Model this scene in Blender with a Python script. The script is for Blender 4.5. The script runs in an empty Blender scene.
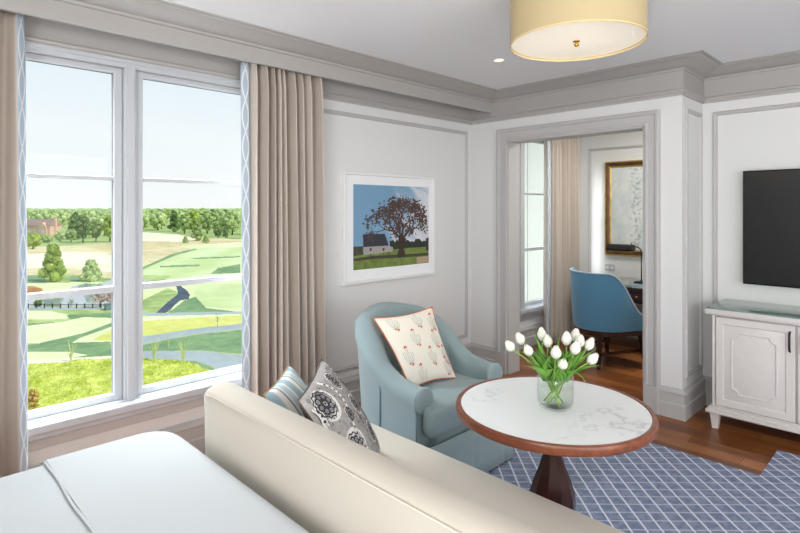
import bpy, bmesh, math, random
import numpy as np
from mathutils import Vector, Matrix
random.seed(7)
C = bpy.context.scene.collection
PI = math.pi

# ------------------------------------------------------------------ helpers
def lin(r, g=None, b=None):
    if g is None: g = b = r
    f = lambda c: (c/255/12.92) if c/255 <= .04045 else ((c/255+.055)/1.055)**2.4
    return (f(r), f(g), f(b), 1)

def mat(name, col=(200,200,200), rough=.6, metal=0, bump=0, bscale=60, var=0, vscale=8, spec=.5, sheen=0, emit=0, ecol=None, trans=0, ior=1.45):
    m = bpy.data.materials.new(name); m.use_nodes = True
    nt = m.node_tree; b = nt.nodes['Principled BSDF']
    c = lin(*col)
    b.inputs['Base Color'].default_value = c
    b.inputs['Roughness'].default_value = rough
    b.inputs['Metallic'].default_value = metal
    b.inputs['Specular IOR Level'].default_value = spec
    b.inputs['IOR'].default_value = ior
    if sheen: b.inputs['Sheen Weight'].default_value = sheen
    if trans: b.inputs['Transmission Weight'].default_value = trans
    if emit:
        b.inputs['Emission Color'].default_value = lin(*(ecol or col)); b.inputs['Emission Strength'].default_value = emit
    if var or bump:
        tc = nt.nodes.new('ShaderNodeTexCoord')
    if var:
        n = nt.nodes.new('ShaderNodeTexNoise'); n.inputs['Scale'].default_value = vscale; n.inputs['Detail'].default_value = 5
        nt.links.new(tc.outputs['Object'], n.inputs['Vector'])
        r = nt.nodes.new('ShaderNodeValToRGB')
        r.color_ramp.elements[0].position = .3; r.color_ramp.elements[1].position = .7
        r.color_ramp.elements[0].color = (c[0]*(1-var), c[1]*(1-var), c[2]*(1-var), 1)
        r.color_ramp.elements[1].color = (min(1, c[0]*(1+var)), min(1, c[1]*(1+var)), min(1, c[2]*(1+var)), 1)
        nt.links.new(n.outputs['Fac'], r.inputs['Fac']); nt.links.new(r.outputs['Color'], b.inputs['Base Color'])
    if bump:
        n2 = nt.nodes.new('ShaderNodeTexNoise'); n2.inputs['Scale'].default_value = bscale; n2.inputs['Detail'].default_value = 3
        nt.links.new(tc.outputs['Object'], n2.inputs['Vector'])
        bp = nt.nodes.new('ShaderNodeBump'); bp.inputs['Strength'].default_value = bump; bp.inputs['Distance'].default_value = .01
        nt.links.new(n2.outputs['Fac'], bp.inputs['Height']); nt.links.new(bp.outputs['Normal'], b.inputs['Normal'])
    return m

class NT:
    """small node-expression helper"""
    def __init__(s, m):
        s.nt = m.node_tree; s.b = s.nt.nodes['Principled BSDF']
    def n(s, t, **k):
        o = s.nt.nodes.new(t)
        for a, v in k.items(): setattr(o, a, v)
        return o
    def put(s, sock, v):
        if isinstance(v, (int, float)): sock.default_value = v
        elif isinstance(v, tuple): sock.default_value = v
        else: s.nt.links.new(v, sock)
    def m(s, op, a, b=0., c=0.):
        o = s.n('ShaderNodeMath', operation=op)
        for i, v in enumerate((a, b, c)): s.put(o.inputs[i], v)
        return o.outputs[0]
    def mix(s, f, a, b):
        o = s.n('ShaderNodeMix', data_type='RGBA')
        s.put(o.inputs[0], f); s.put(o.inputs[6], a); s.put(o.inputs[7], b)
        return o.outputs[2]
    def sep(s, v):
        o = s.n('ShaderNodeSeparateXYZ'); s.nt.links.new(v, o.inputs[0]); return o.outputs
    def tc(s, which='Object'): return s.n('ShaderNodeTexCoord').outputs[which]
    def noise(s, vec, scale, detail=4, rough=.5):
        o = s.n('ShaderNodeTexNoise'); o.inputs['Scale'].default_value = scale; o.inputs['Detail'].default_value = detail
        o.inputs['Roughness'].default_value = rough
        if vec is not None: s.nt.links.new(vec, o.inputs['Vector'])
        return o.outputs['Fac']
    def ss(s, x, a, b):
        o = s.n('ShaderNodeMapRange', interpolation_type='SMOOTHSTEP')
        s.put(o.inputs[0], x); o.inputs[1].default_value = a; o.inputs[2].default_value = b
        return o.outputs[0]
    def comb(s, x, y, z=0.):
        o = s.n('ShaderNodeCombineXYZ')
        for i, v in enumerate((x, y, z)): s.put(o.inputs[i], v)
        return o.outputs[0]
    def bump(s, h, st=.3, d=.01):
        o = s.n('ShaderNodeBump'); o.inputs['Strength'].default_value = st; o.inputs['Distance'].default_value = d
        s.nt.links.new(h, o.inputs['Height']); s.nt.links.new(o.outputs['Normal'], s.b.inputs['Normal'])
    def col(s, v): s.nt.links.new(v, s.b.inputs['Base Color'])

class MB:
    def __init__(s): s.v = []; s.f = []; s.mi = []; s.uv = {}
    def add(s, vs, fs, mi=0, uvs=None):
        o = len(s.v); s.v += [tuple(v) for v in vs]
        for f in fs:
            s.f.append(tuple(i+o for i in f)); s.mi.append(mi)
        if uvs:
            for i, u in enumerate(uvs): s.uv[o+i] = u
        return s
    def box(s, x0, x1, y0, y1, z0, z1, b=0, mi=0, M=None):
        bm = bmesh.new()
        bmesh.ops.create_cube(bm, size=1)
        for v in bm.verts:
            v.co = Vector(((x0+x1)/2+v.co.x*(x1-x0), (y0+y1)/2+v.co.y*(y1-y0), (z0+z1)/2+v.co.z*(z1-z0)))
        if b:
            b = min(b, abs(x1-x0)*.49, abs(y1-y0)*.49, abs(z1-z0)*.49)
            bmesh.ops.bevel(bm, geom=bm.edges[:], offset=b, segments=3 if b > .01 else 2, profile=.5, affect='EDGES')
        s.bm(bm, mi, M); return s
    def bm(s, bm, mi=0, M=None):
        bm.verts.index_update()
        vs = [(M @ v.co if M else v.co.copy()) for v in bm.verts]
        s.add(vs, [[v.index for v in f.verts] for f in bm.faces], mi); bm.free()
    def lathe(s, prof, n=40, c=(0,0,0), mi=0, cap=True):
        vs = []; fs = []
        for r, z in prof:
            for k in range(n):
                a = 2*PI*k/n; vs.append((c[0]+r*math.cos(a), c[1]+r*math.sin(a), c[2]+z))
        for i in range(len(prof)-1):
            for k in range(n):
                k2 = (k+1) % n
                fs.append((i*n+k, i*n+k2, (i+1)*n+k2, (i+1)*n+k))
        if cap:
            fs.append(tuple(range(n-1, -1, -1))); fs.append(tuple((len(prof)-1)*n+k for k in range(n)))
        return s.add(vs, fs, mi)
    def tube(s, pts, r, n=8, mi=0, rs=None):
        pts = [Vector(p) for p in pts]; vs = []; fs = []
        up = Vector((0,0,1)); prev = None
        for i, p in enumerate(pts):
            d = (pts[min(i+1, len(pts)-1)]-pts[max(i-1, 0)]).normalized()
            a = prev if prev is not None else (up if abs(d.z) < .9 else Vector((1,0,0)))
            x = (a - d*a.dot(d)).normalized(); prev = x; y = d.cross(x)
            rr = rs[i] if rs else r
            for k in range(n):
                t = 2*PI*k/n; vs.append(p+x*rr*math.cos(t)+y*rr*math.sin(t))
        for i in range(len(pts)-1):
            for k in range(n):
                k2 = (k+1) % n
                fs.append((i*n+k, i*n+k2, (i+1)*n+k2, (i+1)*n+k))
        fs.append(tuple(range(n-1, -1, -1))); fs.append(tuple((len(pts)-1)*n+k for k in range(n)))
        return s.add(vs, fs, mi)
    def prism(s, poly, z0, z1, mi=0, f=lambda x, y, z: (x, y, z)):
        n = len(poly)
        vs = [f(x, y, z0) for x, y in poly]+[f(x, y, z1) for x, y in poly]
        fs = [tuple(range(n-1, -1, -1)), tuple(range(n, 2*n))]+[(k, (k+1) % n, n+(k+1) % n, n+k) for k in range(n)]
        return s.add(vs, fs, mi)
    def grid(s, P, uv=None, mi=0, flip=False):
        nu = len(P); nv = len(P[0]); vs = [p for r in P for p in r]
        fs = []
        for i in range(nu-1):
            for j in range(nv-1):
                q = (i*nv+j, (i+1)*nv+j, (i+1)*nv+j+1, i*nv+j+1)
                fs.append(q[::-1] if flip else q)
        return s.add(vs, fs, mi, [u for r in uv for u in r] if uv else None)
    def sweep(s, path, prof, f, closed=False, mi=0):
        """path 2-D (u,v); prof (offset to the left, height); f maps (u,v,h) to xyz"""
        n = len(path); rows = []
        for i in range(n):
            p = Vector(path[i])
            def nrm(a, b):
                d = (Vector(b)-Vector(a)).normalized(); return Vector((-d.y, d.x))
            if closed or 0 < i < n-1:
                n1 = nrm(path[i-1], path[i]); n2 = nrm(path[i], path[(i+1) % n])
                m = (n1+n2); m = m/ (m.dot(n1)) if m.length > 1e-6 else n1
            elif i == 0: m = nrm(path[0], path[1])
            else: m = nrm(path[-2], path[-1])
            rows.append([f(p.x+m.x*o, p.y+m.y*o, h) for o, h in prof])
        k = len(prof); vs = [q for r in rows for q in r]; fs = []
        for i in range(n if closed else n-1):
            j = (i+1) % n
            for a in range(k):
                b = (a+1) % k
                fs.append((i*k+a, j*k+a, j*k+b, i*k+b))
        if not closed:
            fs.append(tuple(range(k))); fs.append(tuple((n-1)*k+a for a in range(k-1, -1, -1)))
        return s.add(vs, fs, mi)
    def build(s, name, mats, parent=None, smooth=None, sub=0, solid=0, fix=True, loc=None, rotz=0):
        me = bpy.data.meshes.new(name)
        me.from_pydata(s.v, [], s.f)
        if not isinstance(mats, (list, tuple)): mats = [mats]
        for m in mats: me.materials.append(m)
        if len(mats) > 1: me.polygons.foreach_set('material_index', s.mi)
        if s.uv:
            l = me.uv_layers.new(name='UVMap')
            for lp in me.loops:
                l.data[lp.index].uv = s.uv.get(lp.vertex_index, (0, 0))
        if fix:
            bm = bmesh.new(); bm.from_mesh(me)
            bmesh.ops.recalc_face_normals(bm, faces=bm.faces); bm.to_mesh(me); bm.free()
        if smooth is not None:
            me.polygons.foreach_set('use_smooth', [True]*len(me.polygons))
            if smooth < 180: me.set_sharp_from_angle(angle=math.radians(smooth))
        o = bpy.data.objects.new(name, me); C.objects.link(o)
        if parent: o.parent = parent
        if loc: o.location = loc
        if rotz: o.rotation_euler.z = rotz
        if solid:
            m = o.modifiers.new('solid', 'SOLIDIFY'); m.thickness = solid; m.offset = 0
        if sub:
            m = o.modifiers.new('sub', 'SUBSURF'); m.levels = sub; m.render_levels = sub
        return o

def tag(o, label=None, cat=None, group=None, kind=None):
    if label: o['label'] = label
    if cat: o['category'] = cat
    if group: o['group'] = group
    if kind: o['kind'] = kind
    return o
def thing(name, label, cat, loc=(0,0,0), rotz=0, group=None):
    o = bpy.data.objects.new(name, None); C.objects.link(o)
    o.empty_display_size = .1; o.location = loc; o.rotation_euler = (0, 0, rotz)
    return tag(o, label, cat, group)
def struct(name, mb, m, smooth=None, label=None, parent=None, **k):
    o = mb.build(name, m, parent, smooth=smooth, **k)
    if not parent: o['kind'] = 'structure'
    if label: o['label'] = label
    return o

F = 535.; H = 1.5
FW = (-.7136, .7006); RT = (.7006, .7136)
def at(px, py, z):                      # photograph point -> place on the level plane z
    t = F*(H-z)/(py-209.5); k = (px-400)/F
    return Vector(((FW[0]+k*RT[0])*t, (FW[1]+k*RT[1])*t, z))
def atd(px, py, t):                     # photograph point -> place at distance t
    k = (px-400)/F
    return Vector(((FW[0]+k*RT[0])*t, (FW[1]+k*RT[1])*t, H-(py-209.5)*t/F))

# ------------------------------------------------------------------ materials
WALL = mat('wall_paint', (222,222,220), .75, bump=.03, bscale=180)
TRIM = mat('trim_paint', (188,186,184), .5, bump=.02, bscale=90)
TRIM2 = mat('cornice_paint', (173,169,165), .5)
CEIL = mat('ceiling_paint', (236,236,237), .85)
WHITE = mat('window_paint', (190,193,197), .4)
GLASSP = bpy.data.materials.new('pane_glass'); GLASSP.use_nodes = True
nt = GLASSP.node_tree; nt.nodes.clear()
o_ = nt.nodes.new('ShaderNodeOutputMaterial'); mx = nt.nodes.new('ShaderNodeMixShader')
tr = nt.nodes.new('ShaderNodeBsdfTransparent'); tr.inputs[0].default_value = (.98, .99, .985, 1)
gl = nt.nodes.new('ShaderNodeBsdfGlossy'); gl.inputs['Roughness'].default_value = .02
mx.inputs[0].default_value = .012
nt.links.new(tr.outputs[0], mx.inputs[1]); nt.links.new(gl.outputs[0], mx.inputs[2]); nt.links.new(mx.outputs[0], o_.inputs[0])

def make_floor_mat():
    m = mat('walnut_floor', (110,60,35), .28); q = NT(m)
    br = q.n('ShaderNodeTexBrick'); br.offset = .37; br.squash = 1
    q.nt.links.new(q.tc(), br.inputs['Vector'])
    for n_, v in (('Scale', 1.), ('Mortar Size', .0012), ('Brick Width', .85), ('Row Height', .125), ('Bias', 0.)): br.inputs[n_].default_value = v
    br.inputs['Color1'].default_value = (0,0,0,1); br.inputs['Color2'].default_value = (1,1,1,1); br.inputs['Mortar'].default_value = (.5,.5,.5,1)
    x, y, z = q.sep(q.tc())
    g = q.noise(q.comb(q.m('MULTIPLY', x, 3.), q.m('MULTIPLY', y, 45.), br.outputs['Color']), 1., 6, .6)
    g2 = q.noise(q.tc(), 2.4, 3)
    f = q.m('ADD', q.m('MULTIPLY', br.outputs['Color'], .5), q.m('ADD', q.m('MULTIPLY', g, .5), q.m('MULTIPLY', g2, .12)))
    r = q.n('ShaderNodeValToRGB'); q.nt.links.new(f, r.inputs['Fac'])
    e = r.color_ramp.elements; e[0].position = .15; e[0].color = lin(66,34,16); e[1].position = .9; e[1].color = lin(184,118,62)
    k = e.new(.5); k.color = lin(122,70,34)
    q.col(q.mix(br.outputs['Fac'], r.outputs['Color'], lin(40,20,12)))
    q.bump(g, .08, .003)
    return m
FLOOR = make_floor_mat()

def make_rug_mat():
    m = mat('woven_rug', (110,122,155), .95, spec=.1); q = NT(m)
    x, y, z = q.sep(q.tc()); S = .0725
    wob = q.m('MULTIPLY', q.m('SUBTRACT', q.noise(q.tc(), 9, 2), .5), .06)
    a = q.m('ADD', q.m('DIVIDE', q.m('ADD', x, y), S*1.41421), wob)
    b = q.m('ADD', q.m('DIVIDE', q.m('SUBTRACT', x, y), S*1.41421), wob)
    la = q.m('ABSOLUTE', q.m('SUBTRACT', q.m('FRACT', a), .5))
    lb = q.m('ABSOLUTE', q.m('SUBTRACT', q.m('FRACT', b), .5))
    A = q.m('SUBTRACT', 1., q.ss(la, .045, .085))
    B = q.m('SUBTRACT', 1., q.ss(lb, .045, .085))
    # woven inner diagonals, softer
    fine = q.m('GREATER_THAN', q.m('FRACT', q.m('MULTIPLY', a, 9.)), .45)
    fine2 = q.m('GREATER_THAN', q.m('FRACT', q.m('MULTIPLY', b, 9.)), .4)
    n = q.noise(q.tc(), 420, 2); n2 = q.noise(q.tc(), 30, 4)
    base = q.mix(q.m('MULTIPLY', fine2, .55), lin(104,116,144), lin(152,162,184))
    base = q.mix(q.m('MULTIPLY', q.ss(n2, .4, .6), .5), base, lin(164,172,192))
    base = q.mix(q.m('MULTIPLY', q.ss(n, .3, .75), .3), base, lin(84,92,120))
    c = q.mix(q.m('MULTIPLY', B, q.m('ADD', .25, q.m('MULTIPLY', fine, .6))), base, lin(205,208,220))
    c = q.mix(q.m('MULTIPLY', A, .9), c, lin(226,228,236))
    q.col(c); q.bump(n, .5, .004)
    return m
RUG = make_rug_mat()

def make_marble():
    m = mat('white_marble', (235,236,236), .12); q = NT(m)
    v = q.tc(); w = q.noise(v, 3.2, 8, .62)
    vein = q.m('SUBTRACT', 1., q.ss(q.m('ABSOLUTE', q.m('SUBTRACT', w, .53)), .0, .022))
    w2 = q.noise(v, 1.9, 5, .6)
    patch = q.ss(w2, .52, .72)
    c = q.mix(q.m('MULTIPLY', patch, .45), lin(230,232,232), lin(190,196,198))
    c = q.mix(q.m('MULTIPLY', q.m('MULTIPLY', vein, q.ss(w2, .40, .55)), .38), c, lin(150,158,162))
    q.col(c); return m
MARBLE = make_marble()
def wood(name, c1, c2, rough=.3, axis='x', sc=1.):
    m = mat(name, c1, rough); q = NT(m); x, y, z = q.sep(q.tc())
    k = {'x': (2, 30, 30), 'y': (30, 2, 30), 'z': (30, 30, 2)}[axis]
    g = q.noise(q.comb(q.m('MULTIPLY', x, k[0]*sc), q.m('MULTIPLY', y, k[1]*sc), q.m('MULTIPLY', z, k[2]*sc)), 1., 5, .6)
    q.col(q.mix(q.ss(g, .25, .75), lin(*c1), lin(*c2))); return m
RIMWOOD = wood('walnut_rim', (104,56,38), (140,80,54), .3)
DARKWOOD = wood('mahogany', (44,22,18), (66,34,26), .25, 'z')
DESKWOOD = wood('dark_desk_wood', (50,28,24), (74,42,34), .3)
CREAM = mat('cream_upholstery', (189,181,168), .85, bump=.12, bscale=500, sheen=.2, spec=.2)
LINEN = mat('white_bed_linen', (186,190,191), .9, bump=.06, bscale=300, spec=.15)
SAGE = mat('sage_blue_upholstery', (142,160,162), .85, bump=.12, bscale=600, sheen=.25, var=.05, vscale=3, spec=.2)
SAGED = mat('sage_blue_piping', (118,144,150), .85, spec=.2)
TAUPE = mat('taupe_curtain_cloth', (198,187,176), .9, bump=.08, bscale=400, spec=.1)
BRASS = mat('brass', (196,150,70), .25, 1)
BLACK = mat('black_metal', (22,22,23), .4, 0)
CABPAINT = mat('cabinet_paint', (214,208,204), .45, var=.025, vscale=30)
def band_mat():
    m = mat('ogee_trim_cloth', (170,186,202), .85, spec=.15); q = NT(m)
    u, v, _ = q.sep(q.tc('UV'))
    s = q.m('MULTIPLY', q.m('SINE', q.m('MULTIPLY', v, 2*PI*6.2)), .36)
    d1 = q.m('ABSOLUTE', q.m('SUBTRACT', q.m('SUBTRACT', u, .5), s))
    d2 = q.m('ABSOLUTE', q.m('ADD', q.m('SUBTRACT', u, .5), s))
    l = q.m('SUBTRACT', 1., q.ss(q.m('MINIMUM', d1, d2), .05, .1))
    s3 = q.m('MULTIPLY', q.m('SINE', q.m('MULTIPLY', v, 2*PI*6.2)), .2)
    d3 = q.m('ABSOLUTE', q.m('SUBTRACT', q.m('ABSOLUTE', q.m('SUBTRACT', u, .5)), q.m('ABSOLUTE', s3)))
    l3 = q.m('MULTIPLY', q.m('SUBTRACT', 1., q.ss(d3, .02, .05)), .0)
    q.col(q.mix(q.m('MAXIMUM', l, l3), lin(176,190,202), lin(226,229,231)))
    return m
BAND = band_mat()

# ------------------------------------------------------------------ the room shell
XL = -3.215; YB = 4.12; XP = -1.315; YR = 4.585; YS = 6.33; ZC = 2.564; XR = 2.3; YF = -1.75; WB = 4.28
def wallbox(mb, x0, x1, y0, y1, z0=0, z1=2.7): mb.box(x0, x1, y0, y1, z0, z1)
def box_with_holes(mb, axis, c0, c1, a0, a1, holes, z1=2.7):
    """wall slab along axis ('x'/'y'), thickness c0..c1, holes = [(a0,a1,z0,z1)]"""
    def bx(p0, p1, z0, z1_):
        if p1-p0 < 1e-6 or z1_-z0 < 1e-6: return
        if axis == 'y': mb.box(c0, c1, p0, p1, z0, z1_)
        else: mb.box(p0, p1, c0, c1, z0, z1_)
    cur = a0
    for h in sorted(holes):
        bx(cur, h[0], -.1, z1); bx(h[0], h[1], -.1, h[2]); bx(h[0], h[1], h[3], z1); cur = h[1]
    bx(cur, a1, -.1, z1)
W1 = (.04, 2.025, .40, 2.325); W2 = (5.03, 6.0, .40, 2.325)
mb = MB(); box_with_holes(mb, 'y', -3.45, XL, YF-.15, YS+.15, [W1, W2]); struct('wall_left', mb, WALL)
D0, D1, DZ = -2.79, -1.575, 2.125
mb = MB(); box_with_holes(mb, 'x', YB, WB, XL, XP, [(D0, D1, -.1, DZ)])
mb.box(-1.475, XP, WB, YR+.0, -.1, 2.7)
mb.box(-1.475, XR+.15, YR, YR+.15, -.1, 2.7); struct('wall_back', mb, WALL)
mb = MB(); mb.box(XL, -1.475+.4, YS, YS+.15, -.1, 2.7); struct('wall_study_back', mb, WALL)
mb = MB(); mb.box(-1.2, -1.05, YR+.15, YS+.15, -.1, 2.7); struct('wall_study_right', mb, WALL)
WR = (-.9, 2.6, .35, 2.35)
mb = MB(); box_with_holes(mb, 'y', XR, XR+.15, YF-.15, YR, [WR]); struct('wall_right', mb, WALL)
WF1 = (-3.0, -2.45, .3, 2.3); WF2 = (-.5, 2.1, .3, 2.3)
mb = MB(); box_with_holes(mb, 'x', YF-.15, YF, XL, XR+.15, [WF2]); struct('wall_front', mb, WALL)
mb = MB(); mb.box(-3.45, XR+.15, YF-.15, YS+.15, ZC, ZC+.15); struct('ceiling', mb, CEIL)
mb = MB(); mb.box(-3.3, XR+.1, YF-.1, YS+.1, -.06, 0); struct('floor', mb, FLOOR)

# crown, frieze and picture moulding
def plan(x, y, z): return (x, y, z)
CR = [(-.02, ZC+.01), (-.02, 2.318), (.012, 2.318), (.014, 2.335), (.028, 2.345), (.03, 2.357), (.012, 2.366), (.010, 2.38), (.010, 2.492),
      (.022, 2.497), (.026, 2.509), (.045, 2.512), (.075, 2.522), (.105, 2.537), (.13, 2.548), (.15, 2.552), (.155, 2.558), (.185, 2.558), (.19, ZC+.01)]
def crown(name, path, prof=CR, m=TRIM2):
    mb = MB(); mb.sweep(path, prof, plan); struct(name, mb, m, smooth=25)
# path direction so that LEFT of travel is room side: go from XR to corner along TV wall ( travelling -x => left is -y )
crown('trim_1', [(XR, YR), (XP, YR), (XP, YB), (XL, YB)])
BEAD = [(-.02, 2.318), (.012, 2.318), (.014, 2.335), (.028, 2.345), (.03, 2.357), (.012, 2.366), (.008, 2.40), (.008, 2.56), (-.02, 2.56)]
crown('trim_2', [(XL, YB-.0), (XL, YF)], BEAD)
crown('trim_3', [(XR, YF), (XR, YR)], CR)
# valance (window pelmet) with its own crown
VAL = [(-.04, ZC+.01), (-.04, 2.44), (-.018, 2.40), (.0, 2.40), (.004, 2.404), (.004, 2.492), (.016, 2.497), (.02, 2.509), (.04, 2.512), (.07, 2.522),
       (.10, 2.537), (.125, 2.548), (.145, 2.552), (.15, 2.558), (.18, 2.558), (.185, ZC+.01)]
crown('trim_4', [(-2.965, YB-.012), (-2.965, YF)], VAL)
# baseboards
BB = [(-.02, 0), (.03, 0), (.03, .098), (.024, .106), (.02, .108), (.02, .172), (.03, .18), (.026, .196), (.012, .206), (.010, .214), (-.02, .214)]
def base(name, path): mb = MB(); mb.sweep(path, BB, plan); struct(name, mb, TRIM, smooth=20)
base('baseboard_back', [(XR, YR), (XP, YR), (XP, YB), (D1+.105, YB)])
base('baseboard_corner', [(D0-.115, YB), (XL, YB), (XL, YF)])
base('baseboard_study', [(-1.2, YS), (XL, YS), (XL, WB)])
base('baseboard_right', [(XR, YF), (XR, YR)])

# doorway casing with jamb and plinth blocks
def backwall(u, v, h): return (u, YB-h, v)
CAS = [(0, -.0), (0, .018), (.006, .024), (.02, .024), (.026, .018), (.075, .018), (.082, .03), (.098, .034), (.108, .03), (.112, 0)]
dr = MB()
# path up the left side, over, down the right: left of travel must be outwards -> travel up left side gives left = -u (outward)
dr.sweep([(D0, .0), (D0, DZ), (D1, DZ), (D1, .0)], CAS, backwall)
dfr = struct('door_1', dr, TRIM, smooth=20)
j = MB(); j.box(D0-.005, D0+.012, YB-.012, WB+.01, 0, DZ); j.box(D1-.012, D1+.005, YB-.012, WB+.01, 0, DZ); j.box(D0, D1, YB-.012, WB+.01, DZ-.012, DZ+.005)
struct('jamb', j, TRIM, parent=dfr)
p = MB(); p.box(D0-.117, D0, YB-.04, YB, 0, .2, .004); p.box(D1, D1+.108, YB-.04, YB, 0, .2, .004); struct('plinth_block', p, TRIM, parent=dfr)

# wall panel mouldings
PM = [(0, 0), (0, .008), (.004, .016), (.012, .018), (.02, .012), (.026, .014), (.03, .008), (.032, 0)]
def panel(mb, u0, u1, v0, v1, f):   # counter-clockwise so left is inside
    mb.sweep([(u0, v0), (u1, v0), (u1, v1), (u0, v1)], PM, f, closed=True)
mb = MB(); f = lambda u, v, h: (XL+h, u, v)
panel(mb, 2.33, 4.055, .275, 2.245, f)
panel(mb, -1.6, -.1, .275, 2.245, f)
struct('trim_6', mb, TRIM, smooth=25)
mb = MB(); f = lambda u, v, h: (u, YR-h, v); panel(mb, -1.245, 1.9, .275, 2.245, f)
f = lambda u, v, h: (XP+h, u, v); panel(mb, YB+.055, YR-.06, .285, 2.235, f); struct('trim_7', mb, TRIM, smooth=25)
mb = MB(); f = lambda u, v, h: (u, YS-h, v); panel(mb, -3.1, -1.35, .3, 2.25, f); struct('trim_8', mb, TRIM, smooth=25)

# ------------------------------------------------------------------ windows
GASK = mat('grey_gasket', (120,124,128), .6)
def window(name, y0, y1, z0, z1, units, lbl=None):
    """units = list of glass spans; thirds by glazing bars"""
    fr = MB(); xw = XL
    # reveal liner and inner casing
    fr.box(-3.40, xw+.002, y0-.0, y0+.022, z0, z1); fr.box(-3.40, xw+.002, y1-.022, y1, z0, z1)
    fr.box(-3.40, xw+.002, y0, y1, z1-.03, z1); fr.box(-3.40, xw, y0, y1, z0, z0+.03)
    fr.box(xw-.005, xw+.02, y0-.07, y0+.006, z0-.02, z1+.055, .004); fr.box(xw-.005, xw+.02, y1-.006, y1+.07, z0-.02, z1+.055, .004)
    fr.box(xw-.005, xw+.022, y0-.07, y1+.07, z1-.008, z1+.012, .004)
    for a, b in zip(units[:-1], units[1:]):
        m = (a[1]+b[0])/2
        fr.box(-3.34, xw-.005, m-.032, m+.032, z0, z1, .004); fr.box(xw-.012, xw+.008, m-.02, m+.02, z0+.02, z1, .004)
    w = struct(name, fr, WHITE)
    for g0, g1 in units:
        s = MB(); gx = -3.275; gz0, gz1 = .467, 2.263
        s.box(gx-.03, gx+.022, g0-.045, g0, z0+.01, z1-.02, .006); s.box(gx-.03, gx+.022, g1, g1+.045, z0+.01, z1-.02, .006)
        s.box(gx-.029, gx+.021, g0-.004, g1+.004, z0+.012, gz0, .006); s.box(gx-.029, gx+.021, g0-.004, g1+.004, gz1, z1-.022, .006)
        s.box(gx-.027, gx+.035, g0-.052, g1+.052, gz1+.032, z1-.024, .004)
        for z, e_ in ((1.674, .011), (1.053, .018)): s.box(gx-.022, gx+.016, g0, g1, z-e_, z+e_, .004)
        sh = struct('sash', s, WHITE, parent=w)
        gk = MB(); e = .003; dk = (g0, g1)
        gk.box(gx-.012, gx-.002, g0, g0+e, gz0, gz1); gk.box(gx-.012, gx-.002, g1-e, g1, gz0, gz1); gk.box(gx-.012, gx-.002, g0, g1, gz0, gz0+e); gk.box(gx-.012, gx-.002, g0, g1, gz1-e, gz1)
        struct('gasket', gk, GASK, parent=sh)
        pn = MB(); pn.add([(gx-.01, g0, gz0), (gx-.01, g1, gz0), (gx-.01, g1, gz1), (gx-.01, g0, gz1)], [(0,1,2,3)]); struct('glass', pn, GLASSP, parent=sh)
    sl = MB(); sl.box(-3.30, xw+.06, y0-.10, y1+.10, .375, .425, .012); sl.box(xw-.002, xw+.035, y0-.08, y1+.08, .345, .378, .006)
    struct('window_sill', sl, WHITE, parent=w)
    ap = MB(); f = lambda u, v, h: (XL+h, u, v)
    struct('apron', MB().box(XL, XL+.012, y0-.05, y1+.05, .29, .345, .003), TRIM, parent=w)
    return w
window('window_1', *W1, [(.10, .954), (1.109, 1.963)])
window('window_2', *W2, [(5.115, 5.92)])
# made-up windows behind the camera, openings added to hold fill lamps
def plainwin(name, axis, c, a0, a1, z0, z1):
    mb = MB()
    for (p, q, r, s_) in ((a0, a0+.06, z0, z1), (a1-.06, a1, z0, z1), (a0, a1, z0, z0+.06), (a0, a1, z1-.06, z1), ((a0+a1)/2-.03, (a0+a1)/2+.03, z0, z1)):
        if axis == 'x': mb.box(p, q, c-.03, c+.03, r, s_)
        else: mb.box(c-.03, c+.03, p, q, r, s_)
    struct(name, mb, WHITE)
plainwin('fill_opening_3', 'y', XR+.1, *WR); plainwin('fill_opening_4', 'x', YF-.1, *WF2)

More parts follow.
